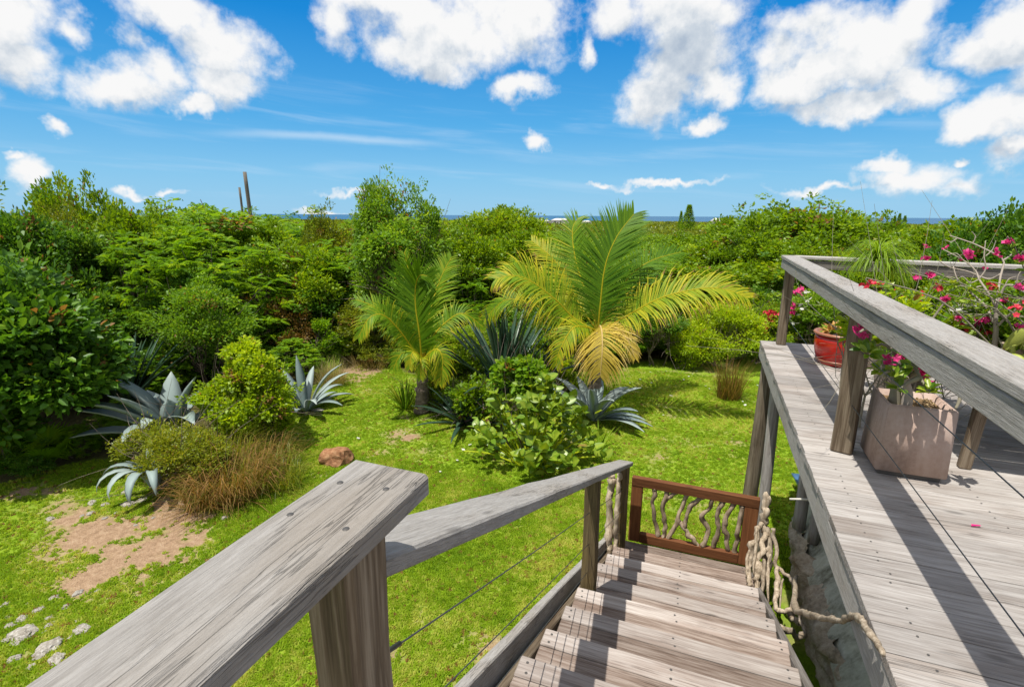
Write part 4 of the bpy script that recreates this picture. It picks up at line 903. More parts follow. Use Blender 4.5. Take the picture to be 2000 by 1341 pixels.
# ------------------------------------------------------------------ palms
def frond_mesh(path, facing, mat, pairs=62, ll=.62, lw=.034, seed=0, r0=.020, droop=.35, sweep=.75, start=.16, tip_dry=.0, dry=.0, vfold=.25, name='frond'):
    """rachis along path (world points relative to the palm), leaflets on both sides in the plane that faces `facing`"""
    rng = np.random.default_rng(seed); pairs = int(pairs*1.4); lw = lw*.70; P = smooth_path(path, 40); s = np.concatenate([[0], np.cumsum(np.linalg.norm(np.diff(P, axis=0), axis=1))]); s /= s[-1]
    mb = MB(); V, pl = tube_geo(P, np.linspace(r0, r0*.22, 40), 6, True); mb.add(V, pl, .93)
    T = nrm(np.gradient(P, axis=0)); fc = np.asarray(facing, float); fc = fc/np.linalg.norm(fc)
    Q = []; n = 0
    for i in range(pairs):
        t = start+(1-start)*(i+.5)/pairs
        c = np.array([np.interp(t, s, P[:, k_]) for k_ in range(3)]); ax = nrm(np.array([np.interp(t, s, T[:, k_]) for k_ in range(3)]))
        nn = fc-ax*np.dot(fc, ax); nn = nn/np.linalg.norm(nn); sd = np.cross(ax, nn)
        u = (t-start)/(1-start); L = ll*(math.sin(math.pi*(.16+.74*u))**.8)*rng.uniform(.78, 1.15)*(1-.25*u)
        for sg in (-1, 1):
            if rng.random() < .07: continue
            w_ = sweep*(.55+.9*u)+rng.normal(0, .11)
            d = nrm(sd*sg+ax*w_+nn*(vfold+rng.normal(0, .06))); lv = lw*rng.uniform(.85, 1.15)
            K = 4; pt = [c]; cur = c.copy(); dv = d.copy(); dr = droop*rng.uniform(.4, 1.7)
            for k_ in range(K):
                dv = nrm(dv-UP*dr*(k_+.3)/K); cur = cur+dv*L/K; pt.append(cur)
            wd = [lv*.55, lv, lv*.9, lv*.6]; rows = []
            nx_ = nrm(np.cross(d, sd*sg+nn*.3+1e-6)); nx_ = nrm(ax-d*np.dot(ax, d))
            for k_ in range(K): rows += [pt[k_]+nx_*wd[k_]*.5, pt[k_]-nx_*wd[k_]*.5]
            rows.append(pt[K]); q = [(0, 1, 3, 2), (2, 3, 5, 4), (4, 5, 7, 6)]
            base = .38+.10*rng.normal()+dry; tt = [base]*6+[base+tip_dry*.6]*2+[base+tip_dry]
            mb.add(rows, [q, [(6, 7, 8)]], np.clip(tt, 0, 1))
    return mb.mesh(name, mat)
def ppt(px, py, D): return np.array(atd(px, py, D))
def palm(name, label, base, crown_pts, fronds, trunk_r, D0, seed):
    b = Vector(base); b.z = gz(b)
    o = empty('coconut_palm', b, label, 'palm', 'young coconut palms')
    ctr = ppt(*crown_pts, D0); bb = np.array(b)
    rng = np.random.default_rng(seed)
    tp = smooth_path([(0, 0, -.1), (ctr-bb)*.5+np.array([.03, 0, 0]), ctr-bb], 22)
    V, pl = tube_geo(tp, np.linspace(trunk_r*1.5, trunk_r*.8, 22)*(1+.10*np.sin(np.arange(22)*2.1)), 12, True, .08, rng)
    obj('trunk', mesh_np('trunk', V, pl, M_BARK, None, False), o)
    for i, (pts, mat, kw) in enumerate(fronds):
        W_ = [ctr-bb]+[ppt(*q)-bb for q in pts]
        fcv = kw.pop('face', None)
        if fcv is None: fcv = np.array([0, 0, 1.0])+.8*nrm(-np.array([bb[0], bb[1], 0]))
        obj('frond', frond_mesh(W_, fcv, mat, seed=seed*50+i, **kw), o)
    return o
tocam = np.array([-.0, -1.0, .25])
DB = 9.75; p2 = atd(1164, 648, DB); p2.z = 0
palm('p2', 'larger coconut palm with a dried yellow frond hanging in front', p2, (1168, 648), [
 ([(1172,600,DB),(1182,520,DB+.1),(1205,462,DB+.25),(1238,418,DB+.45)], L_PALM, dict(face=tocam, ll=.98, pairs=92, lw=.042, droop=.16, sweep=1.0, start=.08, dry=-.08, tip_dry=.1)),
 ([(1150,590,DB+.5),(1125,510,DB+.9),(1118,450,DB+1.2),(1130,425,DB+1.35)], L_PALM, dict(face=tocam, ll=.8, pairs=64, droop=.14, sweep=.8, dry=.10)),
 ([(1135,600,DB+.4),(1108,548,DB+.8),(1080,505,DB+1.1),(1038,470,DB+1.4)], L_PALM, dict(ll=.66, pairs=64, droop=.24, dry=.30, tip_dry=.15)),
 ([(1120,620,DB-.1),(1085,585,DB-.2),(1035,548,DB-.3),(1000,538,DB-.35),(968,545,DB-.4)], L_PALM, dict(ll=.95, pairs=72, droop=.66, dry=.27, tip_dry=.4, lw=.038)),
 ([(1110,640,DB+.0),(1050,598,DB+.1),(990,585,DB+.2),(945,625,DB+.3)], L_PALM, dict(ll=.70, pairs=56, droop=.66, dry=.04, tip_dry=.3)),
 ([(1195,600,DB+.3),(1225,545,DB+.6),(1270,510,DB+.9),(1330,492,DB+1.2)], L_PALM, dict(ll=.75, pairs=60, droop=.22, dry=-.10)),
 ([(1210,590,DB+.8),(1260,545,DB+1.3),(1300,555,DB+1.6),(1325,600,DB+1.7)], L_PALM, dict(ll=.6, pairs=46, droop=.5, dry=-.12)),
 ([(1215,622,DB-.1),(1290,582,DB-.2),(1370,563,DB-.2),(1420,566,DB-.2),(1460,582,DB-.2)], L_PALM, dict(ll=.80, pairs=84, droop=.58, dry=.36, tip_dry=.35, lw=.036)),
 ([(1235,630,DB+.5),(1260,595,DB+.9),(1310,585,DB+1.2)], L_PALM, dict(ll=.5, pairs=36, droop=.4, dry=.05)),
 ([(1172,636,DB-.35),(1176,652,DB-.8),(1176,690,DB-1.05),(1172,735,DB-1.1)], L_DRYP, dict(face=np.array([0, -1.0, .5]), ll=.92, pairs=54, droop=.75, sweep=.55, start=.08, tip_dry=.45, vfold=-.1, lw=.030)),
 ([(1150,640,DB-.2),(1120,640,DB-.5),(1095,680,DB-.7),(1085,715,DB-.75)], L_PALM, dict(ll=.5, pairs=34, droop=.8, dry=.25, tip_dry=.4)),
 ([(1200,640,DB-.2),(1225,660,DB-.4),(1240,700,DB-.5)], L_DRYP, dict(ll=.4, pairs=30, droop=.8, dry=.0)),
 ], .095, DB, 3)
p1 = atz(822, 806); DA = math.hypot(p1.x, p1.y)
palm('p1', 'shorter coconut palm with a brown stump trunk and upright cupped frond', p1, (824, 705), [
 ([(819,650,DA),(812,600,DA+.05),(812,560,DA+.05),(820,538,DA-.10),(838,540,DA-.25)], L_PALM, dict(face=tocam, ll=.95, pairs=90, droop=.12, sweep=1.0, start=.08, lw=.042, dry=-.04)),
 ([(832,650,DA+.4),(845,590,DA+.7),(862,540,DA+.9),(882,502,DA+1.0)], L_PALM, dict(face=tocam, ll=.66, pairs=56, droop=.18, dry=.08)),
 ([(815,640,DA+.5),(805,560,DA+.8),(796,520,DA+.9),(790,492,DA+1.0)], L_PALM, dict(face=tocam, ll=.5, pairs=44, droop=.1, dry=.05)),
 ([(805,680,DA-.1),(780,645,DA-.2),(748,615,DA-.3),(720,622,DA-.4),(700,660,DA-.45)], L_PALM, dict(ll=.48, pairs=54, droop=.6, dry=.05, tip_dry=.3)),
 ([(800,660,DA+.2),(770,630,DA+.4),(735,600,DA+.5),(695,585,DA+.6)], L_PALM, dict(ll=.5, pairs=44, droop=.3, dry=.0)),
 ([(840,665,DA+.1),(870,630,DA+.2),(905,612,DA+.2),(945,640,DA+.2)], L_PALM, dict(ll=.42, pairs=46, droop=.6, dry=.05, tip_dry=.4)),
 ([(838,690,DA-.2),(855,682,DA-.4),(865,705,DA-.5),(858,750,DA-.55)], L_PALM, dict(ll=.42, pairs=34, droop=.7, dry=.14, tip_dry=.3)),
 ([(815,690,DA-.2),(805,690,DA-.35),(800,720,DA-.45)], L_PALM, dict(ll=.30, pairs=26, droop=.7, dry=.2)),
 ([(828,700,DA-.2),(836,705,DA-.35),(845,735,DA-.42)], L_PALM, dict(ll=.28, pairs=26, droop=.7, dry=.2)),
 ([(820,700,DA-.25),(822,705,DA-.4),(822,740,DA-.48)], L_PALM, dict(ll=.26, pairs=24, droop=.7, dry=.25)),
 ([(810,690,DA+.1),(785,690,DA+.1),(768,720,DA+.1)], L_PALM, dict(ll=.32, pairs=28, droop=.6, dry=.15)),
 ], .105, DA, 4)
# ------------------------------------------------------------------ agaves and sword leaved plants
def blade_mesh(path, width, mat, thick=.012, side=None, n=10, tint=.5, tv=.1, wp=(.55, .9, 1.0, .9, .6, .0), name='leaf', rng=None, ch=.22):
    P = smooth_path(path, n); T = nrm(np.gradient(P, axis=0)); V = []; q = []
    sd = np.asarray(side, float)
    w_ = np.interp(np.linspace(0, 1, n), np.linspace(0, 1, len(wp)), wp)*width
    for i in range(n):
        s_ = sd-T[i]*np.dot(sd, T[i]); s_ = s_/np.linalg.norm(s_); nn = np.cross(s_, T[i])
        if nn[2] < 0 and i == 0: sd = -sd; s_ = -s_; nn = -nn
        h = w_[i]*.5
        V += [P[i]-s_*h+nn*h*ch*1.6, P[i], P[i]+s_*h+nn*h*ch*1.6, P[i]-nn*min(thick, h*.5)]
    for i in range(n-1):
        a = i*4; b = a+4
        q += [(a, a+1, b+1, b), (a+1, a+2, b+2, b+1), (a+2, a+3, b+3, b+2), (a+3, a, b, b+3)]
    t = np.repeat(np.clip(tint+np.linspace(-tv, tv, n), 0, .9), 4); t[-4:] = 1.0
    return mesh_np(name, V, [q], mat, {'tint': t}, True)
def rosette(name, label, loc, leaves, mat, cat, group=None, seed=0, width=.16, thick=.014, wp=(.55,.9,1.0,.9,.6,.0), ch=.22, z0=0.0):
    """leaves: list of (azimuth, length, start elevation, bend, width factor)"""
    rng = np.random.default_rng(seed); p = Vector(loc); p.z = gz(p)
    o = empty(name, p, label, cat, group)
    for (az, L, el, bend, wf) in leaves:
        K = 9; cur = np.array([math.cos(az)*.05, math.sin(az)*.05, .02+z0]); pts = [cur]; e = el
        for i in range(K):
            dv = np.array([math.cos(az)*math.cos(e), math.sin(az)*math.cos(e), math.sin(e)]); cur = cur+dv*L/K; pts.append(cur); e -= bend/K*(.4+1.2*i/K)
            if cur[2] < .03 and e < 0: e = 0.05; 
        obj('leaf', blade_mesh(pts, width*wf, mat, thick, (-math.sin(az), math.cos(az), 0), 11, .5+rng.normal(0, .10), .06, wp, ch=ch), o)
    return o
def leaves_for(rng, n, L, el0, el1, b0, b1, w=(.85, 1.15)):
    out = []
    for i in range(n):
        u = i/max(1, n-1); az = i*2.399963+rng.normal(0, .15); out.append((az, L*rng.uniform(.85, 1.1)*(1-.25*u), el0+(el1-el0)*u+rng.normal(0, .06), b0+(b1-b0)*u+rng.normal(0, .12), rng.uniform(*w)))
    return out
rg = np.random.default_rng(31)
AW = (.62, .78, 1.0, .95, .62, .0)
vx = lambda px, py: tuple(atz(px, py))
camdir = math.atan2(atz(335, 830).y, atz(335, 830).x)  # away from the camera
r90 = camdir+math.pi/2      # points left in the picture
rosette('blue_agave', 'largest blue grey agave with broad leaves pointing left, above the trailing shrub', vx(345, 878), [
 (r90+.15, 1.35, .95, .75, 1.1), (r90-.18, 1.30, .72, .55, 1.0), (r90+.45, 1.25, 1.10, .55, 1.15), (r90-.45, 1.3, 1.15, .45, 1.2), (r90+.05, 1.2, 1.25, .5, 1.2), (camdir-.2, 1.1, 1.25, .4, 1.1), (r90+math.pi-.3, 1.1, 1.35, .45, 1.15), (r90+math.pi+.35, 1.0, 1.15, 1.1, 1.0), (camdir+math.pi+.3, 1.1, 1.1, 1.9, 1.1), (camdir+math.pi-.5, 1.0, 1.2, 2.0, 1.1), (r90+.9, 1.15, .9, 1.7, 1.0), (r90-.1, 1.3, .45, .7, .9), (camdir+.35, 1.0, .9, .5, 1.0), (r90+math.pi, 1.0, .75, 1.2, .9), (camdir+math.pi, .8, 1.45, .5, 1.0)], L_AGAVE, 'agave', 'blue grey agaves', 1, .30, .018, AW, .30, .18)
rosette('blue_agave', 'pale blue agave with drooping leaf tips right of the yellow green bush', vx(598, 802), [
 (r90+.1, 1.15, 1.0, .35, .9), (r90-.25, 1.1, .85, .5, .8), (r90+.4, 1.25, 1.15, .3, .85), (camdir, 1.1, 1.35, .3, .9), (r90+math.pi, 1.1, .95, 1.0, .85), (r90+math.pi-.3, 1.15, 1.2, .9, .9), (r90+math.pi+.35, 1.0, .75, 1.5, .8), (camdir+math.pi, .95, .9, 1.4, .9), (camdir+math.pi-.5, 1.0, .6, 1.3, .85), (camdir+math.pi+.6, .9, .65, 1.2, .85), (r90+math.pi+.1, 1.0, .45, 1.1, .75), (r90+math.pi+.6, .95, .35, .9, .75), (r90-.05, .9, .45, .8, .7), (camdir+.4, 1.0, 1.1, .7, .8), (camdir-.5, 1.05, 1.0, .9, .8)], L_AGAVE, 'agave', 'blue grey agaves', 2, .19, .014, AW)
rosette('blue_agave', 'small pale agave with leaves curled to the ground at the edge of bare soil', vx(305, 962), [
 (r90+.2, .85, 1.25, 3.4, .75), (r90-.25, .75, 1.35, 3.0, .75), (r90+.7, .9, 1.3, 3.7, .8), (r90+1.15, .95, 1.25, 3.9, .95), (r90+1.6, .9, 1.3, 3.7, .9), (camdir+math.pi+.9, .8, 1.3, 3.4, .8), (camdir, .7, 1.3, 2.4, .7), (r90+math.pi, .75, 1.2, 2.8, .8), (r90+.4, .55, 1.5, 1.2, .7)], L_AGAVE, 'agave', 'blue grey agaves', 3, .145, .012, AW, .25, .10)
rosette('blue_agave', 'grey agave half shaded under the large palm behind the round leaved shrub', vx(1160, 822), [
 (camdir-.9+i*.52, rg.uniform(.95, 1.15), rg.uniform(.7, 1.2), rg.uniform(.5, 1.2), rg.uniform(.9, 1.1)) for i in range(12)]+[(-.25, 1.0, .55, 1.0, .8), (-.5, 1.1, .4, .9, .8), (-.05, 1.05, .3, .8, .8)], L_AGAVE, 'agave', 'blue grey agaves', 4, .20, .015, AW)
SW = (.8, 1.0, 1.0, .85, .55, .0)
rosette('sword_plant', 'dark green sword leaved plant left of the largest agave', vx(250, 795), leaves_for(rg, 40, 1.75, .80, 1.52, .35, .12), L_SWORD, 'agave', 'dark sword leaved plants', 5, .12, .008, SW, .3)
rosette('sword_plant', 'tall dark green sword leaved plant between the two palms', vx(985, 778), leaves_for(rg, 58, 2.3, .70, 1.52, .55, .15), L_SWORD, 'agave', 'dark sword leaved plants', 6, .125, .008, SW, .3)
rosette('sword_plant', 'low dark sword leaved plant at the foot of the shorter palm', vx(905, 828), leaves_for(rg, 34, 1.05, .25, 1.3, .6, .3), L_SWORD, 'agave', 'dark sword leaved plants', 7, .085, .007, SW, .3)
rosette('sword_plant', 'slim yellow green sword leaves just left of the palm stump', vx(792, 800), leaves_for(rg, 30, .72, .5, 1.4, .5, .2), L_PALM, 'agave', 'dark sword leaved plants', 8, .035, .004, SW, .3)
rosette('sword_plant', 'narrow yellow green blades beside the round leaved shrub near the shaded agave', vx(1170, 880), leaves_for(rg, 14, .55, .5, 1.4, .5, .2), L_FINE, 'agave', 'dark sword leaved plants', 9, .022, .003, SW, .3)
# fan palms
def fan_palm(label, loc, n, stem, fr, mat, seed, lean=None):
    rng = np.random.default_rng(seed); p = Vector(loc); p.z = gz(p); o = empty('fan_palm', p, label, 'palm', 'small fan palms')
    for i in range(n):
        az = i*2.4+rng.normal(0, .2) if lean is None else lean[i][0]; el = rng.uniform(.7, 1.35) if lean is None else lean[i][1]; L = stem*rng.uniform(.8, 1.15)
        d = np.array([math.cos(az)*math.cos(el), math.sin(az)*math.cos(el), math.sin(el)]); tp = d*L; mb = MB()
        V, pl = tube_geo([np.array([0, 0, .0]), tp*.5, tp], [.008, .006, .005], 5); mb.add(V, pl, .6)
        sd = np.array([-math.sin(az), math.cos(az), 0]); nn = nrm(np.cross(sd, d)); nn = nn if nn[2] > 0 else -nn
        for a in np.linspace(-2.2, 2.2, 22):
            dd = nrm(d*math.cos(a)+sd*math.sin(a)+nn*.12); l = fr*(1-.10*abs(a))*rng.uniform(.9, 1.1); w_ = .028*fr/.4; s2 = nrm(np.cross(dd, nn))
            m_ = tp+dd*l*.55; e = tp+dd*l-UP*l*.22
            mb.add([tp+s2*w_*.3, tp-s2*w_*.3, m_-s2*w_*.6, m_+s2*w_*.6, e], [[(0, 1, 2, 3)], [(3, 2, 4)]], np.clip(.45+rng.normal(0, .1), 0, 1))
        obj('frond', mb.mesh('frond', mat), o)
    return o
fan_palm('fan palm with yellow green fronds standing behind the dark sword leaved plant at left', vx(190, 745), 7, 1.35, .55, L_FINE, 1)
fan_palm('small bright fan palm cut by the left edge of the picture', vx(-5, 925), 8, .62, .5, L_PALM, 2)
fan_palm('low shaded fan palm under the large glossy bush', vx(95, 915), 9, .40, .42, L_FEATH, 3)
# ------------------------------------------------------------------ grasses
def grass_mesh(n, r, h, lean, w_, mat, seed, droop=.5, name='blades', K=3):
    rng = np.random.default_rng(seed); V = []; q = []; t3 = []; T = []; c = 0
    for i in range(n):
        a = rng.uniform(0, 2*np.pi); rr = r*math.sqrt(rng.random()); b = np.array([rr*math.cos(a), rr*math.sin(a), 0]); a2 = a+rng.normal(0, .8)
        e = math.pi/2-abs(rng.normal(0, lean)); L = h*rng.uniform(.55, 1.1); cur = b; sd = np.array([-math.sin(a2), math.cos(a2), 0])*w_*.5; rows = []
        for k_ in range(K):
            rows += [cur+sd*(1-.25*k_), cur-sd*(1-.25*k_)]; dv = np.array([math.cos(a2)*math.cos(e), math.sin(a2)*math.cos(e), math.sin(e)]); cur = cur+dv*L/K; e -= droop*rng.uniform(.5, 1.5)/K*(k_+.5)
            if cur[2] < .01: cur[2] = .01
        rows.append(cur); V += rows
        for k_ in range(K-1): q.append((c+2*k_, c+2*k_+1, c+2*k_+3, c+2*k_+2))
        t3.append((c+2*K-2, c+2*K-1, c+2*K)); T += [np.clip(rng.normal(.45, .3), 0, .95)]*(2*K+1); c += 2*K+1
    return mesh_np(name, V, [q, t3], mat, {'tint': T})
def grass(label, px, py, n, r, h, lean, w_, mat, seed, droop=.6, sq=1.0):
    p = atz(px, py); p.z = gz(p); o = obj('grass_clump', grass_mesh(n, r, h, lean, w_, mat, seed, droop), None, None, p, label=label, cat='grass', group='tall grass clumps'); o.scale = (1, sq, 1); return o
grass('reddish brown grass clump spilling beside the trailing shrub', 455, 965, 760, .40, .85, .62, .010, L_GRASSR, 1, 2.2)
grass('reddish grass tuft bending right in front of the yellow green bush', 520, 915, 480, .32, .75, .60, .009, L_GRASSR, 2, 2.1)
grass('green and rust grass tuft behind the reddish brown clump', 445, 925, 460, .34, .85, .5, .008, L_OLIVE, 3, 1.6)
grass('rusty grass blades hanging over the bare soil in front of the trailing shrub', 408, 985, 420, .26, .62, .6, .009, L_GRASSR, 8, 2.2)
grass('mixed green and rust grass at the right edge of the reddish clump', 545, 945, 420, .30, .66, .75, .008, L_OLIVE, 9, 2.2)
grass('green grass clump rising between the trailing shrub and the yellow green bush', 430, 900, 380, .30, .95, .45, .008, L_OLIVE, 10, 1.4)
grass('upright brown grass bunch on the lawn in front of the pale bush', 1422, 778, 420, .22, .95, .36, .009, L_GRASSR, 4, .6)
grass('tan dry grass at the end of the lawn left of the shorter palm', 728, 712, 700, .60, .50, .6, .008, L_GRASST, 5, 1.0)
grass('fine dry grass clump right of the pale blue agave', 648, 752, 520, .30, .62, .4, .006, L_GRASST, 6, .9)
grass('green grass clump under the weedy plant beside the pale blue agave', 640, 735, 420, .30, .55, .45, .006, L_FINE, 7, .8)
# ------------------------------------------------------------------ round leaved shrub: every large leaf is a part
def big_leaf(seed, L, Wd):
    rng = np.random.default_rng(seed); n = 7; V = []; q = []
    for i in range(n):
        t = i/(n-1); w_ = Wd*.5*(math.sin(math.pi*min(1, t*.93+.07)**.85)**.7); x = L*t; z = -.16*L*t*t+.02*math.sin(t*5+seed)
        V += [(x, -w_, z+.22*w_+.006*math.sin(t*9+seed)), (x, 0, z), (x, w_, z+.22*w_+.006*math.cos(t*8+seed))]
    for i in range(n-1):
        a = i*3; q += [(a, a+3, a+4, a+1), (a+1, a+4, a+5, a+2)]
    tt = np.tile([.5, .78, .5], n)+rng.normal(0, .04, n*3)
    return mesh_np('leaf', V, [q], L_BIG, {'tint': np.clip(tt, 0, 1)}, True)
LM = [big_leaf(i, 1.0, .62+.08*i) for i in range(4)]
def put_leaf(parent, p_, d, n_, s, seed):
    x = Vector(d).normalized(); y_ = Vector(n_).cross(x).normalized(); z_ = x.cross(y_)
    M = Matrix((x*s, y_*s, z_*s)).transposed().to_4x4(); M.translation = Vector(p_)
    o = bpy.data.objects.new('leaf', LM[seed % len(LM)]); o.matrix_local = M; return link(o, parent)
sp = atz(1040, 905); sp.z = 0
bs = empty('large_leaved_shrub', sp, 'leafy shrub with big rounded fleshy leaves right behind the sloping handrail', 'shrub')
rg = np.random.default_rng(77); nL = 0; stems = MB()
tips = []
for i in range(54):
    a = rg.uniform(0, 2*np.pi); r = math.sqrt(rg.random()); h = (.22+1.10*(1-r*r))*rg.uniform(.75, 1.1); tips.append((np.array([r*1.02*math.cos(a), r*.72*math.sin(a), h]), a))
for tp, a in tips:
    b = np.array([tp[0]*.25, tp[1]*.25, 0]); Pp = smooth_path([b, (b+tp)*.5+np.array([0, 0, .06]), tp], 7); V, pl = tube_geo(Pp, np.linspace(.014, .008, 7), 5, False); stems.add(V, pl, .8)
    for j in range(6):
        if nL >= 298: break
        t = Pp[min(6, 6-j//3)]; az = a+j*2.2+rg.normal(0, .3); el = rg.uniform(.25, 1.25)
        d = np.array([math.cos(az)*math.cos(el), math.sin(az)*math.cos(el), math.sin(el)]); n_ = UP*.7+rg.normal(0, .5, 3)+np.array([0, -.6, 0])
        put_leaf(bs, t, d, n_, rg.uniform(.10, .185), int(rg.integers(0, 4))); nL += 1
obj('stem', stems.mesh('stem', L_YELLOW), bs)
n_ = 420; ti = rg.integers(0, len(tips), n_); B_ = np.array([tips[i][0] for i in ti])*rg.uniform(.55, 1.0, (n_, 1))+rg.normal(0, .07, (n_, 3)); B_[:, 2] = np.maximum(B_[:, 2], .04)
D_ = rdir(rg, n_); D_[:, 2] = np.abs(D_[:, 2])*.7; V, P = leaf_geo(B_, nrm(D_), nrm(UP+rg.normal(0, .5, (n_, 3))+np.array([0, -.3, 0])), rg.uniform(.08, .16, n_), rg.uniform(.06, .10, n_), True, .15, .15)
bs.scale = (1.10, 1.10, 1.02)
obj('small_leaves', mesh_np('small_leaves', V, P, L_BIG, {'tint': np.repeat(np.clip(rg.normal(.5, .2, n_), 0, 1), 6)}), bs, kind='stuff')
shrub('climbing_plant', 'bright green leafy vine topping the round leaved shrub', 1012, 880, simple_bush((.42, .34, .34), 1.18, 14, 200, 20, .085, .062, L_LOOSE, 320, cl_r=.11, six=True, low=-.6))
# ------------------------------------------------------------------ stones and litter
def stone_mesh(seed, sub=3, rough=.28, flat=.55):
    bm = bmesh.new(); bmesh.ops.create_icosphere(bm, subdivisions=sub, radius=1)
    for v in bm.verts:
        n = mnoise.fractal(v.co*1.3+Vector((seed*5.1, 0, 0)), 1.0, 2.0, 4)+.35*mnoise.noise(v.co*4+Vector((0, seed*3.3, 0)))
        v.co *= 1+rough*n; v.co.z *= flat
    return bm_mesh(bm, 'stone', None, False)
M_STONEW, k, o = new_mat('pale_limestone'); t = k.n('ShaderNodeTexCoord'); f1 = k.noise(t.outputs['Object'], 3, 6, .65)
p = bsdf(k, k.ramp(f1, [(.3, (.12,.10,.075)), (.5, (.30,.275,.235)), (.68, (.46,.44,.40))]), .9, .15, f1, .6, .05); k.nt.links.new(p.outputs[0], o.inputs[0])
M_STONER, k, o = new_mat('rusty_rock'); t = k.n('ShaderNodeTexCoord'); f1 = k.noise(t.outputs['Object'], 2.5, 7, .65)
p = bsdf(k, k.ramp(f1, [(.3, (.10,.045,.022)), (.5, (.24,.115,.055)), (.68, (.38,.22,.12))]), .85, .2, f1, .6, .05); k.nt.links.new(p.outputs[0], o.inputs[0])
sms = [stone_mesh(i) for i in range(4)]
for m_ in sms: m_.materials.append(M_STONEW)
rk = stone_mesh(9, 3, .30, .95); rk.materials.append(M_STONER)
q_ = atz(660, 902); o = obj('rock', rk, None, None, (q_.x, q_.y, .055), (.1, .2, .4), label='rusty brown boulder on the lawn left of the near handrail', cat='rock'); o.scale = (.23, .19, .21)
STN = [(45,1238,.13),(95,1262,.12),(110,1285,.09),(75,1190,.06),(40,1210,.07),(20,1222,.06),(152,1157,.055),(192,1153,.04),(105,1166,.05),(128,1184,.05),(97,1205,.05),(97,1218,.05),(160,1226,.09),(80,1275,.08),(180,980,.075),(205,984,.06),(178,1000,.06),(250,985,.10),(275,978,.09),(98,1010,.06),(440,1010,.06),(245,960,.07),(620,800,.13),(10,1180,.05),(120,1120,.03),(30,1255,.05),(60,1222,.045),(88,1232,.035),(15,1205,.04),(52,1178,.03),(140,1240,.04),(118,1250,.03),(25,1285,.06),(60,1300,.05),(150,1210,.03),(85,1150,.03),(10,1250,.05),(205,1010,.04),(160,1005,.035),(228,1000,.04),(300,1010,.03),(265,1025,.03)]
for i, (px, py, s) in enumerate(STN):
    q_ = atz(px, py); o = obj('stone', sms[i % 4], None, None, (q_.x, q_.y, gz(q_)+s*.02), (0, 0, i*1.3), label=('pale limestone lump half sunk in the lawn at the lower left corner' if py > 1100 and i > 2 else 'small pale stone on the bare soil near the small curled agave' if py < 1100 and py > 900 else 'pale stone beside the pale blue agave' if py < 900 else ['large pale stone at left edge of the lower left group', 'broad pale stone just left of the near handrail', 'pale stone touching the broad stone near the handrail'][i]), cat='stone', group='pale stones in the lawn'); o.scale = (s*.9, s*.7, s*.7)
rnd = random.Random(8); lit = []
pet = mesh_np('fallen_petal', [(-1, -.6, 0), (0, -.9, .25), (1, -.5, .1), (1.1, .5, .3), (0, .9, .2), (-1, .6, .35)], [[(0, 1, 4, 5), (1, 2, 3, 4)]], M_WHITE, {'tint': np.full(6, .5)})
PT = [(1290,742),(1305,738),(1272,752),(1335,745),(1352,733),(1360,728),(1320,757),(1378,757),(1245,690),(1268,715),(1300,727),(1412,742),(1450,788),(1455,795),(1295,815),(1250,745),(1230,752),(1385,762),(1270,730),(1345,738),(905,880),(893,902),(918,870),(790,850),(700,860),(860,925),(1480,755),(1310,777)]
for i, (px, py) in enumerate(PT):
    q_ = atz(px, py); s = rnd.uniform(.016, .032); o = obj('fallen_petal', pet, None, None, (q_.x, q_.y, gz(q_)+.035), (rnd.uniform(-.3, .3), rnd.uniform(-.3, .3), rnd.uniform(0, 6)), label='white fallen blossom lying on the sunny lawn', cat='petal', group='fallen blossoms on the lawn'); o.scale = (s, s, s)
def crumbs():
    rng = np.random.default_rng(44); x = rng.uniform(-10, -3.5, 9000); y_ = rng.uniform(1.5, 6.5, 9000); k_ = (bare(x, y_) > .45) & lawn_mask(x, y_); x, y_ = x[k_][:1500], y_[k_][:1500]; n = len(x)
    s = np.minimum(rng.exponential(.0035, n)+.0025, .016); c = np.stack([x, y_, height(x, y_)+s*.3], -1); tet = np.array([[1, 0, -.3], [-.5, .9, -.3], [-.5, -.8, -.3], [.1, .1, .8]])
    V = (c[:, None, :]+tet[None]*s[:, None, None]*rng.uniform(.6, 1.4, (n, 4, 1))).reshape(-1, 3); i = np.arange(n)[:, None]*4
    obj('soil_crumbs', mesh_np('soil_crumbs', V, [np.concatenate([np.concatenate([i+a, i+b, i+c_], 1) for a, b, c_ in ((0, 1, 3), (1, 2, 3), (2, 0, 3))])], plain('soil_crumb', (.27,.185,.115), .9, .1, .4, 3)), kind='stuff')
crumbs()
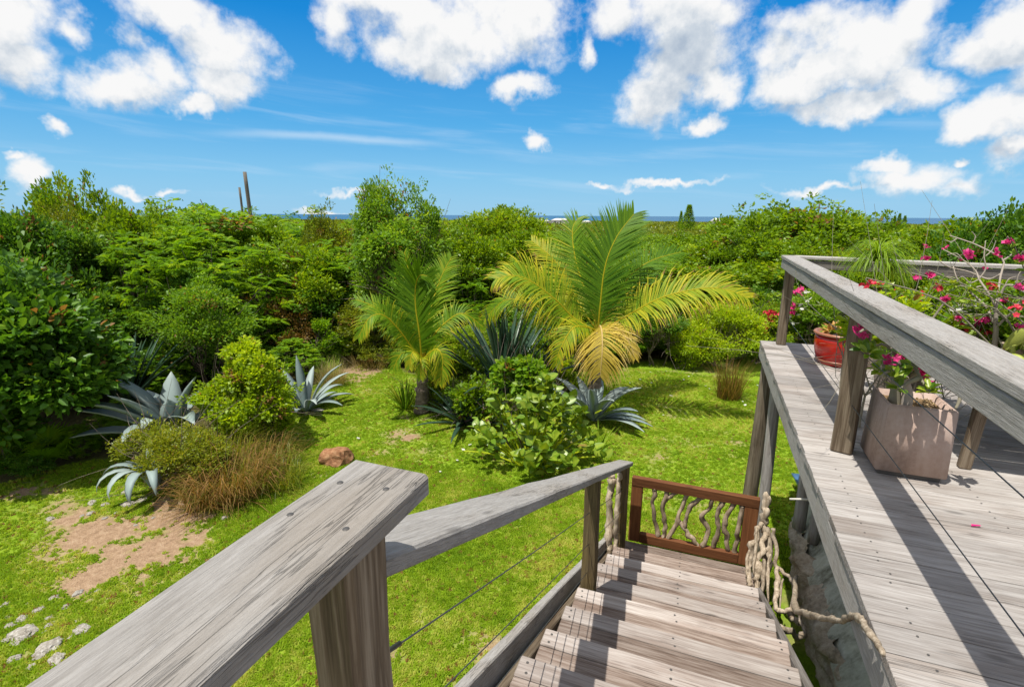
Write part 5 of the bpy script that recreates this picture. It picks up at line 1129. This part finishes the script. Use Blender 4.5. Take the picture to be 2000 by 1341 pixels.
# ------------------------------------------------------------------ lawn: short tufts instanced over the turf
def lawn():
    rng = np.random.default_rng(12); XY = []
    for (x0, x1, y0, y1, n) in ((-13, 2.2, 1.0, 12.6, 160000), (-7, 1.4, 1.2, 6.2, 80000), (2.2, 6.5, 5.8, 14.5, 24000)):
        XY.append(np.stack([rng.uniform(x0, x1, n), rng.uniform(y0, y1, n)], -1))
    XY = np.concatenate(XY); x, y_ = XY[:, 0], XY[:, 1]
    keep = lawn_mask(x, y_) & (bare(x, y_) < rng.uniform(.08, 1.0, len(x))) & ~((x > .95) & (y_ < 5.2)) & ~((np.abs(x) < .6) & (y_ < 4.6))
    x, y_ = x[keep], y_[keep]; n = len(x); z = height(x, y_)
    tint = np.clip(.47+.50*(fbm(x, y_, .9, 4, 60)-.5)+.75*(fbm(x, y_, 4.5, 3, 61)-.5)+rng.normal(0, .14, n), 0, .93); tint[rng.random(n) < .03] = 1.0
    tv = []; tf = []; tt = []; c = 0
    for i in range(9):
        a = rng.uniform(0, 6.28); r = .03*math.sqrt(rng.random()); e = rng.uniform(.35, 1.2); L = rng.uniform(.022, .045); bx, by = r*math.cos(a), r*math.sin(a); a2 = rng.uniform(0, 6.28)
        sx_, sy_ = -math.sin(a2)*.0055, math.cos(a2)*.0055; ex, ey, ez = bx+math.cos(a2)*math.cos(e)*L, by+math.sin(a2)*math.cos(e)*L, math.sin(e)*L
        tv += [(bx-sx_, by-sy_, 0), (bx+sx_, by+sy_, 0), ((bx+ex)/2+sx_, (by+ey)/2+sy_, ez*.62), (ex, ey, ez), ((bx+ex)/2-sx_, (by+ey)/2-sy_, ez*.62)]; tf.append((c, c+1, c+2, c+4)); tt.append((c+4, c+2, c+3)); c += 5
    V = np.concatenate([np.array(tv), np.stack([x, y_, z], -1)])
    me = mesh_np('lawn_grass', V, [tf, tt], L_LAWN, {'is_pt': np.concatenate([np.zeros(c), np.ones(n)]), 'tint': np.concatenate([np.zeros(c), tint]), 'rot': np.concatenate([np.zeros(c), rng.uniform(0, 6.28, n)]), 'siz': np.concatenate([np.ones(c), rng.uniform(.5, 1.12, n)])})
    o = obj('lawn_grass', me, kind='stuff')
    ng = bpy.data.node_groups.new('scatter_tufts', 'GeometryNodeTree'); ng.interface.new_socket('Geometry', in_out='INPUT', socket_type='NodeSocketGeometry'); ng.interface.new_socket('Geometry', in_out='OUTPUT', socket_type='NodeSocketGeometry')
    N = ng.nodes; Lk = ng.links; gi = N.new('NodeGroupInput'); go = N.new('NodeGroupOutput')
    def att(nm): a = N.new('GeometryNodeInputNamedAttribute'); a.data_type = 'FLOAT'; a.inputs['Name'].default_value = nm; return a.outputs[0]
    sep = N.new('GeometryNodeSeparateGeometry'); sep.domain = 'POINT'; Lk.new(gi.outputs[0], sep.inputs[0])
    cmp_ = N.new('FunctionNodeCompare'); cmp_.data_type = 'FLOAT'; cmp_.operation = 'GREATER_THAN'; Lk.new(att('is_pt'), cmp_.inputs[0]); cmp_.inputs[1].default_value = .5; Lk.new(cmp_.outputs[0], sep.inputs[1])
    rm = N.new('GeometryNodeRemoveAttribute'); rm.inputs['Name'].default_value = 'tint'; Lk.new(sep.outputs[1], rm.inputs[0])
    iop = N.new('GeometryNodeInstanceOnPoints'); Lk.new(sep.outputs[0], iop.inputs['Points']); Lk.new(rm.outputs[0], iop.inputs['Instance'])
    cx = N.new('ShaderNodeCombineXYZ'); Lk.new(att('rot'), cx.inputs[2]); Lk.new(cx.outputs[0], iop.inputs['Rotation']); Lk.new(att('siz'), iop.inputs['Scale'])
    Lk.new(iop.outputs[0], go.inputs[0])
    md = o.modifiers.new('scatter_tufts', 'NODES'); md.node_group = ng
    # instance attribute reaches the shader
    for nd in L_LAWN.node_tree.nodes:
        if nd.type == 'ATTRIBUTE': nd.attribute_type = 'INSTANCER'
lawn()
# ------------------------------------------------------------------ pots and plants on the deck
M_TAUPE, k, o = new_mat('taupe_planter'); t = k.n('ShaderNodeTexCoord'); f1 = k.noise(k.vm('MULTIPLY', t.outputs['Object'], (5, 5, 1.2)), 1.6, 6, .65); f2 = k.noise(t.outputs['Object'], 45, 4, .7)
c = k.ramp(k.m('MULTIPLY_ADD', f2, .3, k.m('MULTIPLY', f1, .7)), [(.34, (.24,.165,.130)), (.5, (.36,.265,.22)), (.66, (.42,.33,.285))])
p = bsdf(k, c, .8, .2, f2, .3, .004); k.nt.links.new(p.outputs[0], o.inputs[0])
M_REDPOT, k, o = new_mat('red_glazed_pot'); t = k.n('ShaderNodeTexCoord'); f1 = k.noise(t.outputs['Object'], 7, 4, .6)
p = bsdf(k, k.ramp(f1, [(.35, (.26,.010,.006)), (.6, (.48,.022,.012)), (.8, (.50,.10,.04))]), .16, .5); k.nt.links.new(p.outputs[0], o.inputs[0])
M_RIM = plain('pot_rim_brown', (.26,.10,.05), .35, .5, .3, 12)
M_SOIL = plain('potting_mix', (.16,.105,.055), .95, .1, .6, 60)
M_CHIP = plain('gravel_chips', (.34,.255,.14), .9, .1, .5, 40)
M_BARKP = plain('pale_bark', (.33,.285,.235), .8, .2, .25, 18)
M_BARKG = plain('grey_green_bark', (.20,.18,.13), .75, .25, .3, 14)
M_ORANGE = leaf_mat('leaf_orange', (.22,.14,.03), (.42,.20,.05), (.55,.33,.09), .25, .4, .4, (1,1,1))
M_CACT = leaf_mat('cactus_green', (.20,.24,.03), (.30,.34,.06), (.42,.42,.14), .08, .45, .35, (1,1,1))
M_CLAY = plain('pale_clay', (.42,.33,.26), .8, .2, .15, 9)
def lathe(prof, name, mat, n=28):
    a = np.linspace(0, 2*np.pi, n, endpoint=False); V = []
    for r, z in prof: V += [(r*math.cos(x), r*math.sin(x), z) for x in a]
    q = []
    for i in range(len(prof)-1):
        for j in range(n): q.append((i*n+j, i*n+(j+1) % n, (i+1)*n+(j+1) % n, (i+1)*n+j))
    return mesh_np(name, V, [q, np.arange(n)[::-1][None, :], (np.arange(n)+(len(prof)-1)*n)[None, :]], mat, None, True)
def flower_mesh(mat, seed, n=7, s=.030, name='flower'):
    rng = np.random.default_rng(seed); B = []; Dd = []; N = []
    for c in range(n):
        cc = rng.normal(0, .022, 3); ax = nrm(rng.normal(0, .6, 3)+UP*.6+np.array([0, -.6, 0]))
        u = nrm(np.cross(ax, rng.normal(size=3))); v = np.cross(ax, u)
        for j in range(5):
            a = j*2*np.pi/5; d = nrm(u*math.cos(a)+v*math.sin(a)+ax*.45); B.append(cc); Dd.append(d); N.append(ax)
    V, P = leaf_geo(np.array(B), np.array(Dd), np.array(N), s, s*.8, True, .10, .12)
    return mesh_np(name, V, P, mat, {'tint': np.repeat(np.clip(rng.normal(.5, .2, len(B)), 0, 1), 6)})
FP = [flower_mesh(M_PINK, 1), flower_mesh(M_PINK, 2)]; FR = [flower_mesh(M_RED, 3), flower_mesh(M_RED, 4)]; FW = [flower_mesh(M_WHITE, 5, 2, .035)]
def tuft_mesh(seed, n, L, Wd, mat, spread=1.0, name='leaf_cluster'):
    rng = np.random.default_rng(seed); d = rdir(rng, n); d[:, 2] = np.abs(d[:, 2])*.6+.15; d = nrm(d)
    V, P = leaf_geo(d*.012, d, nrm(UP+rng.normal(0, .3, (n, 3))), L*rng.uniform(.7, 1.2, n), Wd, True, .12, .15)
    return mesh_np(name, V, P, mat, {'tint': np.repeat(np.clip(rng.normal(.5, .18, n), 0, 1), 6)})
TG = [tuft_mesh(i, 9, .085, .036, L_BIG) for i in range(3)]
TL = [tuft_mesh(10+i, 10, .13, .060, L_YELLOW) for i in range(2)]
def local(parent, p_): return tuple(Vector(p_)-Vector(parent.location))
# red pot
rp = atz(1627, 714, DZ); red = empty('red_pot', (rp.x+.05, rp.y+.10, DZ+.002), 'shiny red glazed pot with a brown rim near the far corner of the deck', 'pot')
obj('pot_body', lathe([(.165, 0), (.175, .012), (.185, .03), (.205, .10), (.222, .19), (.225, .25), (.214, .285)], 'pot_body', M_REDPOT, 40), red)
obj('foot_ring', lathe([(.186, .028), (.192, .034), (.194, .042), (.192, .050)], 'foot_ring', M_RIM, 40), red)
obj('rim', lathe([(.214, .286), (.236, .292), (.240, .305), (.232, .316), (.205, .316), (.200, .27)], 'rim', M_RIM, 40), red)
obj('soil', lathe([(.199, .262), (.10, .268), (.01, .272)], 'soil', M_SOIL, 24), red)
suc = empty('succulent', (red.location.x, red.location.y, DZ+.27), 'orange and green succulent rosettes growing in the red pot', 'succulent')
rg = np.random.default_rng(5)
so_ = [tuft_mesh(30+i, 14, .085, .03, M_ORANGE) for i in range(2)]+[tuft_mesh(33, 12, .08, .034, L_BIG)]
for i in range(11):
    a = rg.uniform(0, 6.28); r = .14*math.sqrt(rg.random()); obj('rosette', so_[i % 3], suc, None, (r*math.cos(a), r*math.sin(a), .03+rg.uniform(0, .05)), (rg.uniform(-.5, .5), rg.uniform(-.5, .5), a))
# square planter
pa = atz(1712, 922, DZ+.03); pb = atz(1856, 944, DZ+.03); pc = atz(1680, 864, DZ+.03)
ptop = [aty(1750, 797, pa.y-.012), aty(1893, 810, pa.y-.012)]
w0 = (pb-pa).length; w1 = ptop[1].x-ptop[0].x; dp0 = .40; hgt = ptop[0].z-(DZ+.03)
pl_ = empty('square_planter', ((pa.x+pb.x)/2, pa.y+dp0/2, DZ+.002), 'square taupe planter on the deck behind the railing post', 'planter', None, math.atan2(pb.y-pa.y, pb.x-pa.x))
def sqpot(w0, w1, h, z0, th, name, mat, d=None):
    V = []
    for (w_, z_) in ((w0, z0), (w1, z0+h), (w1-th*2, z0+h), (w1-th*2-.01, z0+h*.84)):
        dd = (d or w_)-(0 if z_ != z0 else 0); dd = w_ if d is None else d*(w_/w1)
        V += [(-w_/2, -dd/2, z_), (w_/2, -dd/2, z_), (w_/2, dd/2, z_), (-w_/2, dd/2, z_)]
    q = [(3, 2, 1, 0), (12, 13, 14, 15)]
    for r in range(3):
        for j in range(4): q.append((r*4+j, r*4+(j+1) % 4, r*4+4+(j+1) % 4, r*4+4+j))
    me = mesh_np(name, V, [q], mat); bm = bmesh.new(); bm.from_mesh(me); bmesh.ops.bevel(bm, geom=[e for e in bm.edges], offset=.006, segments=2, affect='EDGES'); bm.to_mesh(me); bm.free(); return me
obj('planter_body', sqpot(w0*1.0, w1, hgt, .028, .022, 'planter_body', M_TAUPE), pl_)
obj('saucer', bm_mesh(box_geo(-w0/2+.02, w0/2-.02, -w0/2+.02, w0/2-.02, 0, .026, .003), 'saucer', M_NAIL), pl_)
obj('gravel_bed', bm_mesh(box_geo(-w1/2+.030, w1/2-.030, -w1/2+.030, w1/2-.030, hgt*.80, hgt*.90+.034, .002), 'gravel_bed', M_SOIL), pl_)
rg = np.random.default_rng(9); mb = MB()
for i in range(170):
    x_, y_ = rg.uniform(-w1/2+.035, w1/2-.035, 2); s = rg.uniform(.005, .011); v = rdir(rg, 4)*s+np.array([x_, y_, hgt*.90+.038]); mb.add(v, [[(0, 1, 2), (0, 2, 3), (0, 3, 1), (1, 3, 2)]])
obj('gravel_chips', mb.mesh('gravel_chips', M_CHIP), pl_, kind='stuff')
# desert rose in the planter
zc_ = DZ+hgt*.90+.02
dr = empty('desert_rose', (pl_.location.x-.09, pl_.location.y-.03, zc_), 'desert rose with pink blossoms growing in the square planter', 'plant')
def rel_(px, py, y): return aty(px, py, y)
yy0 = pl_.location.y
curve_tube('stem', [(dr.location.x, dr.location.y, zc_-.03), rel_(1752, 745, yy0-.03), rel_(1755, 700, yy0-.02), rel_(1745, 668, yy0-.02)], [.032, .026, .022, .016], M_BARKG, dr, 14, 10, .06, 1)
curve_tube('stem', [(dr.location.x+.05, dr.location.y-.03, zc_-.03), rel_(1772, 765, yy0-.05), rel_(1768, 735, yy0-.04)], [.030, .024, .014], M_BARKP, dr, 10, 10, .06, 2)
BRN = [[(1752,690),(1725,672),(1700,678),(1690,655)], [(1755,700),(1785,690),(1800,705)], [(1748,675),(1735,655),(1700,640),(1680,648)], [(1745,668),(1770,660),(1790,672)], [(1758,720),(1735,725),(1720,735)], [(1700,640),(1725,650),(1745,645)], [(1760,690),(1820,680),(1850,660)], [(1785,690),(1830,720),(1870,700)], [(1820,680),(1850,690),(1880,650)]]
for i, br in enumerate(BRN): curve_tube('branch', [rel_(a_, b_, yy0-.06-.09*j*(1 if i % 3 else -.3)) for j, (a_, b_) in enumerate(br)], [.011, .008, .005], M_BARKG, dr, 9, 6, .08, 20+i)
def stick(parent, mesh, px, py, y, s=1.0, name='flower'):
    p_ = rel_(px, py, y); o = obj(name, mesh, parent, None, local(parent, p_), (random.uniform(-.6, .6), random.uniform(-.6, .6), random.uniform(0, 6))); o.scale = (s, s, s); return o
pf = pl_.location.y-w1/2; px_ = pl_.location.x; zt = DZ+hgt
FB = [[(-.06,.10,.16),(-.02,-.02,.26),(.03,-.10,.30),(.10,-.16,.28),(.17,-.19,.24)], [(-.04,.05,.24),(-.06,-.06,.30),(-.05,-.14,.26),(-.02,-.20,.20)], [(.03,-.10,.30),(.06,-.17,.34),(.12,-.22,.36),(.16,-.24,.34)], [(.10,-.16,.28),(.11,-.20,.20),(.09,-.23,.14)], [(-.05,-.14,.26),(-.11,-.18,.24),(-.15,-.20,.20)], [(.06,-.17,.34),(.03,-.22,.36),(.00,-.27,.34)]]
for i, br in enumerate(FB): curve_tube('branch', [(px_+a_, pf+.12+b_, zt+c_-.06) for a_, b_, c_ in br], [.014, .010, .006], M_BARKG, dr, 12, 6, .08, 40+i)
for i, (a_, b_, c_) in enumerate([(-.02,-.20,.20),(-.15,-.20,.20),(.00,-.27,.34),(.16,-.24,.34),(.17,-.19,.24),(-.03,-.22,.22)]):
    o = obj('leaf_cluster', TG[i % 3], dr, None, local(dr, (px_+a_, pf+.12+b_, zt+c_-.06)), (0, 0, i*1.1)); o.scale = (.8, .8, .8)
for i, (px, py, s) in enumerate([(1688,655,1.15),(1675,642,1.0),(1690,640,.9),(1733,652,.9),(1745,660,.8),(1735,705,1.0),(1752,700,1.0),(1765,695,.8),(1800,728,1.0),(1808,740,.8),(1780,722,.6),(1812,722,.7)]): stick(dr, FP[i % 2], px, py, yy0-.08-.02*(i % 3), s*.62)
for i, (px, py) in enumerate([(1690,682),(1703,685),(1695,692),(1730,735),(1742,738),(1775,705),(1790,700),(1800,712),(1770,690),(1718,722),(1830,735),(1785,715),(1825,720)]): stick(dr, TG[i % 3], px, py, yy0-.10-.06*(i % 3), .85, 'leaf_cluster')
# feathery papyrus like plant near the far rail
def fountain_mesh(seed, n, L, mat):
    rng = np.random.default_rng(seed); mb = MB()
    for i in range(n):
        a = rng.uniform(0, 6.28); e = rng.uniform(.2, 1.5); l = L*rng.uniform(.6, 1.1); cur = np.array([0, 0, .0]); ee = e; rows = []; sd = np.array([-math.sin(a), math.cos(a), 0])*.0028
        for k_ in range(5):
            rows += [cur+sd, cur-sd]; cur = cur+np.array([math.cos(a)*math.cos(ee), math.sin(a)*math.cos(ee), math.sin(ee)])*l/5; ee -= .48
        rows.append(cur); mb.add(rows, [[(2*k_, 2*k_+1, 2*k_+3, 2*k_+2) for k_ in range(4)], [(8, 9, 10)]], np.clip(rng.normal(.5, .2), 0, 1))
    return mb.mesh('fronds', mat)
fp = aty(1712, 512, 5.75)
ft = empty('feathery_plant', (fp.x, fp.y, DZ+.30), 'fine leaved fountain of green threads in front of the distant rail', 'plant')
curve_tube('stem', [(fp.x, fp.y, DZ+.28), (fp.x+.01, fp.y, (DZ+fp.z)/2+.1), (fp.x, fp.y, fp.z)], [.012, .010, .008], L_FINE, ft, 8, 6)
obj('fronds', fountain_mesh(1, 520, .46, L_FINE), ft, None, (0, 0, fp.z-DZ-.30)); obj('fronds', fountain_mesh(2, 240, .34, L_FINE), ft, None, (.12, .05, fp.z-DZ-.42))
def round_pot(label, loc, r, h, mat, name='plant_pot'):
    o = empty(name, loc, label, 'pot'); obj('pot_body', lathe([(r*.72, 0), (r*.78, .02), (r*.95, h*.7), (r, h*.88)], 'pot_body', mat), o)
    obj('rim', lathe([(r, h*.885), (r*1.07, h*.9), (r*1.07, h), (r*.93, h), (r*.90, h*.9)], 'rim', mat), o); obj('soil', lathe([(r*.905, h*.90), (.01, h*.93)], 'soil', M_SOIL), o); return o
round_pot('clay pot holding the fine leaved fountain plant by the far rail', (fp.x, fp.y, DZ+.002), .17, .31, M_CLAY)
# crown of thorns in a pot
cp = aty(1775, 640, 4.9); cp.z = DZ
round_pot('clay pot with red flowering thorny plant behind the railing', (cp.x, cp.y, DZ+.002), .20, .30, M_CLAY)
ct = empty('thorn_plant', (cp.x, cp.y, DZ+.27), 'thorny stemmed plant with clusters of red flowers behind the railing', 'plant')
rg = np.random.default_rng(13)
heads = [(1735,566,'p'),(1720,556,'r'),(1760,575,'r'),(1775,582,'r'),(1788,590,'r'),(1750,585,'r'),(1700,552,'r'),(1745,572,'r'),(1808,580,'w'),(1780,600,'w'),(1850,582,'r'),(1800,575,'r')]
for i, (px, py, c_) in enumerate(heads):
    y_ = 4.9+rg.uniform(-.12, .25); e = rel_(px, py, y_)
    curve_tube('stem', [(cp.x+rg.normal(0, .05), cp.y+rg.normal(0, .05), DZ+.27), ((cp.x+e.x)/2+rg.normal(0, .03), (cp.y+e.y)/2, (DZ+.27+e.z)/2+.05), e], [.014, .010, .007], M_BARKG, ct, 8, 6, .1, i)
    stick(ct, (FR if c_ == 'r' else FW)[i % (2 if c_ == 'r' else 1)], px, py, y_, .62); stick(ct, TG[i % 3], px+4, py+9, y_, 1.0, 'leaf_cluster')
# plant table with pots, cactus and the bare branched desert rose
lg = atz(1893, 917, DZ); TBX, TBY = lg.x, lg.y
tb = empty('plant_table', (TBX+.65, TBY+.45, DZ), 'rough driftwood table carrying potted plants behind the railing', 'table')
TZ = DZ+.50
for k_, (a_, b_) in enumerate(((0, .02), (1.30, 0), (0, .92), (1.30, .92))):
    beam('leg', (TBX+a_-.02*(k_ == 0), TBY+b_, DZ), (TBX+a_+.01, TBY+b_+.01, TZ-.02), .055, .05, M_POST, tb, .006, upv=(0, 1, 0), wob=.012, seed=k_+70)
for k_ in range(6): beam('table_plank', (TBX-.08, TBY-.02+k_*.19, TZ+.001*k_), (TBX+1.42, TBY-.02+k_*.19, TZ+.001*k_), .18, .035, M_RAIL, tb, .004, seg=1)
TT = TZ+.025
ap = Vector((TBX+.42, TBY+.50, TT))
round_pot('shallow clay pot with the bare branched desert rose on the plant table', ap, .19, .14, M_CLAY)
AY = ap.y
ar = empty('bare_desert_rose', (ap.x, ap.y, TT+.12), 'nearly leafless pale branched desert rose with pink blossoms at right', 'plant')
def apx(px, py, dy=0): return aty(px, py, AY+dy)
root = Vector((ap.x, ap.y, TT+.10))
crot = apx(1945, 600)
ABR = [([root, apx(1948, 720), apx(1945, 650), crot], [.026, .021, .016, .009]),
 ([crot, apx(1930,572), apx(1912,545,.05), apx(1905,528,.08), apx(1880,507,.1), apx(1842,487,.15)], [.010,.008,.007,.005,.003]),
 ([crot, apx(1962,560), apx(1985,556,-.05), apx(2010,540,-.1)], [.010,.008,.005]),
 ([apx(1940,630), apx(1925,598,.06), apx(1895,570,.12), apx(1870,545,.15), apx(1862,520,.18)], [.010,.008,.006,.004]),
 ([apx(1912,545,.05), apx(1925,525,.05), apx(1922,500,.06), apx(1925,470,.08)], [.007,.005,.003]),
 ([crot, apx(1950,565,.1), apx(1955,535,.15), apx(1960,508,.2), apx(1935,492,.2), apx(1900,475,.25), apx(1870,465,.3), apx(1855,460,.3)], [.010,.008,.007,.005,.004]),
 ([apx(1960,508,.2), apx(1972,500,.2), apx(1983,490,.2)], [.008,.004]), ([apx(1955,535,.15), apx(1930,545,.2), apx(1890,530,.2), apx(1855,522,.2), apx(1835,510,.2)], [.009,.006,.004]),
 ([apx(1895,570,.12), apx(1910,560,.1), apx(1925,560,.1)], [.008,.005]), ([apx(1985,556,-.05), apx(2000,570,-.1), apx(2020,575)], [.008,.006]), ([apx(1945,640), apx(1965,620,-.05), apx(1990,600,-.1)], [.011,.008,.005])]
for q_ in ([(1880,507,.1),(1868,495,.1),(1850,498,.1)],[(1985,556,-.05),(1990,535,-.05),(2005,520,-.05)],[(1870,545,.15),(1850,540,.15),(1835,548,.15)],[(1925,500,.06),(1938,488,.06),(1945,470,.06)],[(1900,475,.25),(1905,462,.25),(1898,452,.25)],[(1912,545,.05),(1895,552,.05),(1880,540,.05),(1868,548,.05)],[(1962,560,0),(1970,545,0),(1985,540,0)],[(1870,465,.3),(1858,472,.3),(1845,468,.3)]):
    ABR.append(([apx(*e_) for e_ in q_], [.005, .004, .002]))
for i, (pts_, rr_) in enumerate(ABR): curve_tube('trunk' if i == 0 else 'branch', pts_, [r_*(.9 if i == 0 else .72) for r_ in rr_], M_BARKP, ar, 16, 8, .06, 200+i)
for i, (px, py, s) in enumerate([(1893,497,1.2),(1945,495,.7),(1810,505,.8),(1808,482,.5),(1925,525,.5),(1848,484,.4),(1878,508,.4)]): stick(ar, FP[i % 2], px, py, AY+.1, s*.7)
# cactus pads
ca = Vector((TBX+.30, TBY+.20, TT)); caw = empty('cactus', ca, 'yellow green flat padded cactus on the plant table', 'cactus')
def pad_mesh(seed, L=.22, Wd=.10, th=.02):
    bm = bmesh.new(); bmesh.ops.create_icosphere(bm, subdivisions=3, radius=1)
    for v in bm.verts: v.co = Vector((v.co.x*Wd*(.8+.25*v.co.z), v.co.y*th, (v.co.z+1)*L/2))
    me = bm_mesh(bm, 'pad', M_CACT, True); a = me.attributes.new('tint', 'FLOAT', 'POINT'); a.data.foreach_set('value', np.full(len(me.vertices), .45, dtype=np.float32)); return me
pd = [pad_mesh(1), pad_mesh(2, .28, .07, .025)]
for i in range(12):
    a = rg.uniform(0, 6.28); r = .16*math.sqrt(rg.random()); o = obj('pad', pd[i % 2], caw, None, (r*math.cos(a)*1.5, r*math.sin(a), .01+.12*(i > 7)), (rg.uniform(-.7, .7), rg.uniform(-.9, .9), rg.uniform(0, 3))); o.scale = (.62, .62, .62)
o = None
bw = Vector((TBX+.52, TBY+.05, TT+.01)); bo = empty('clay_bowl', bw, 'shallow pale clay bowl on the plant table beside the cactus', 'bowl')
obj('bowl_body', lathe([(.08, 0), (.10, .01), (.155, .055), (.16, .065), (.148, .065), (.10, .022), (.01, .02)], 'bowl_body', M_CLAY), bo)
for i, (px, py) in enumerate([(1845,640),(1838,655),(1862,640),(1852,660),(1872,655)]):
    if i == 0: gl = empty('broad_leaved_plant', (TBX+.08, TBY+.55, TT), 'small plant with glossy lime green leaves rising behind the railing', 'plant')
    e = aty(px, py, TBY+.55)
    curve_tube('stem', [(TBX+.08, TBY+.55, TT), ((TBX+.08+e.x)/2, TBY+.56, (TT+e.z)/2), e], [.010, .006], L_FINE, gl, 6, 5)
    stick(gl, TL[i % 2], px, py, TBY+.55, .6, 'leaf_cluster')
sm = empty('flowering_plant', (TBX+.2, TBY+.75, TT), 'low plant with pink and white blossoms among the pots on the table', 'plant')
for i, (px, py, c_) in enumerate([(1912,625,'p'),(1915,632,'p'),(1880,640,'r'),(1875,645,'r'),(1890,600,'w'),(1865,600,'w'),(1910,598,'w'),(1978,655,'r'),(1960,668,'p'),(1990,680,'p'),(1930,650,'r'),(1900,655,'w'),(1992,635,'r')]):
    e = aty(px, py, TBY+.6); curve_tube('stem', [(TBX+.2+.02*(i % 5), TBY+.70, TT), ((TBX+.2+e.x)/2, TBY+.66, (TT+e.z)/2), e], [.008, .005], M_BARKG, sm, 6, 5)
    stick(sm, {'p': FP, 'r': FR, 'w': FW}[c_][0], px, py, TBY+.6, .6); stick(sm, TG[i % 3], px+6, py+8, TBY+.62, 1.0, 'leaf_cluster')
# blossoms on the bushes beyond the deck
def blossoms(bush, pts, meshes, D_, s):
    for i, (px, py) in enumerate(pts):
        p_ = atd(px, py, D_+.12*math.sin(i*2.3)); o = obj('blossom', meshes[i % len(meshes)], bush, None, local(bush, p_), (random.uniform(-.5, .5), random.uniform(-.5, .5), random.uniform(0, 6))); o.scale = (s, s, s)
for b_ in [o for o in COL.objects if o.name.startswith('flowering_bush')]:
    D_ = math.hypot(b_.location.x, b_.location.y)
    if 'white' in b_['label']: blossoms(b_, [(1562,594),(1575,570),(1592,560),(1556,612),(1580,585),(1570,600),(1600,590),(1545,620),(1553,630)], FW, D_-.75, 1.6); blossoms(b_, [(1557,570),(1563,568),(1552,572),(1548,600),(1545,612)], FP, D_-.8, 2.0)
    else: blossoms(b_, [(1495,612),(1505,614),(1512,612),(1500,628),(1507,630),(1496,640),(1515,616),(1502,612)], FR, D_-.75, 1.9)
pk = atz(1905, 1028, DZ); 
obj('fallen_petal', mesh_np('petal', [(-.022, -.004, 0), (.02, -.006, .003), (.024, .006, .001), (-.015, .007, .004)], [[(0, 1, 2, 3)]], M_PINK, {'tint': np.full(4, .5)}), None, None, (pk.x, pk.y, DZ+.006), (0, 0, .3), label='single pink petal lying on the grey deck planks', cat='petal')
# weeds in the gap beside the stairs
for i, (px, py, s) in enumerate(((1567, 1190, .10), (1585, 1220, .08), (1600, 1290, .16), (1560, 1250, .10))):
    q_ = aty(px, py, 3.2-.35*i); q_.z = .0; m_, C = crown_mesh(500+i, (.22, .22, .16), .18, 6, 40, 16, .06, .036, L_FEATH, .07, name='foliage')
    o = empty('weed', q_, 'green weed growing in the shady gap between stairs and wall', 'weed', 'weeds beside the stairs'); obj('foliage', m_, o)

# light green leafy plants filling the space behind the railing
for i, (px, py, lab, mt, R_) in enumerate(((1800, 640, 'light green leafy plant between the thorny plant and the plant table', L_LOOSE, .26), (1905, 668, 'leafy plant with pale leaves crowding the plant table', L_YELLOW, .22), (1975, 640, 'broad leaved plant at the right edge of the plant table', L_LOOSE, .24), (1735, 610, 'yellow green plant below the fine leaved fountain plant', L_YELLOW, .22))):
    q_ = aty(px, py, 4.6-.25*i); base = DZ if i in (0, 3) else TT
    o = empty('potted_plant', (q_.x, q_.y, base), lab, 'plant'); m_, C = crown_mesh(600+i, (R_, R_, R_*.8), q_.z-base-.10, 10, 70, 18, .052, .028, mt, .09, six=True, name='foliage', low=-.9)
    obj('foliage', m_, o); obj('stem', trunk_mesh(600+i, C, .010, .3, M_BARKG, 3, .05), o)

# arching flowering stems between the pots and the rail
fv = empty('flowering_vine', (TBX+.75, TBY+.35, TT), 'thin arching stems with scattered pink flowers along the right end of the railing', 'plant')
FV = [(1700,556,'r'),(1850,585,'p'),(1880,603,'w'),(1925,625,'p'),(1962,588,'p'),(1985,602,'r'),(1992,642,'p'),(1832,562,'r'),(1872,622,'p'),(1905,642,'r'),(1996,505,'p'),(1968,474,'p'),(1818,540,'p'),(1938,560,'r'),(1788,545,'p'),(1990,560,'p'),(1952,690,'p'),(1985,705,'r')]
for i, (px, py, c_) in enumerate(FV):
    y_ = TBY+.2+.12*(i % 5); e = aty(px, py, y_); b_ = Vector((TBX+.25+.09*(i % 9), TBY+.3+.05*(i % 4), TT)); md = (b_+e)/2+Vector((.04*math.sin(i*2), .03, .14))
    curve_tube('stem', [b_, md, e+Vector((0, 0, .03)), e], [.006, .0045, .003, .002], M_BARKG, fv, 12, 5, .08, i, gnarl=.015)
    stick(fv, {'p': FP, 'r': FR, 'w': FW}[c_][0], px, py, y_-.01, .62)
    for t_ in (.45, .65, .85):
        q_ = Vector(md).lerp(e, t_); o = obj('leaf_cluster', TG[i % 3], fv, None, local(fv, q_), (random.uniform(-.5, .5), random.uniform(-.5, .5), random.uniform(0, 6))); o.scale = (.55, .55, .55)
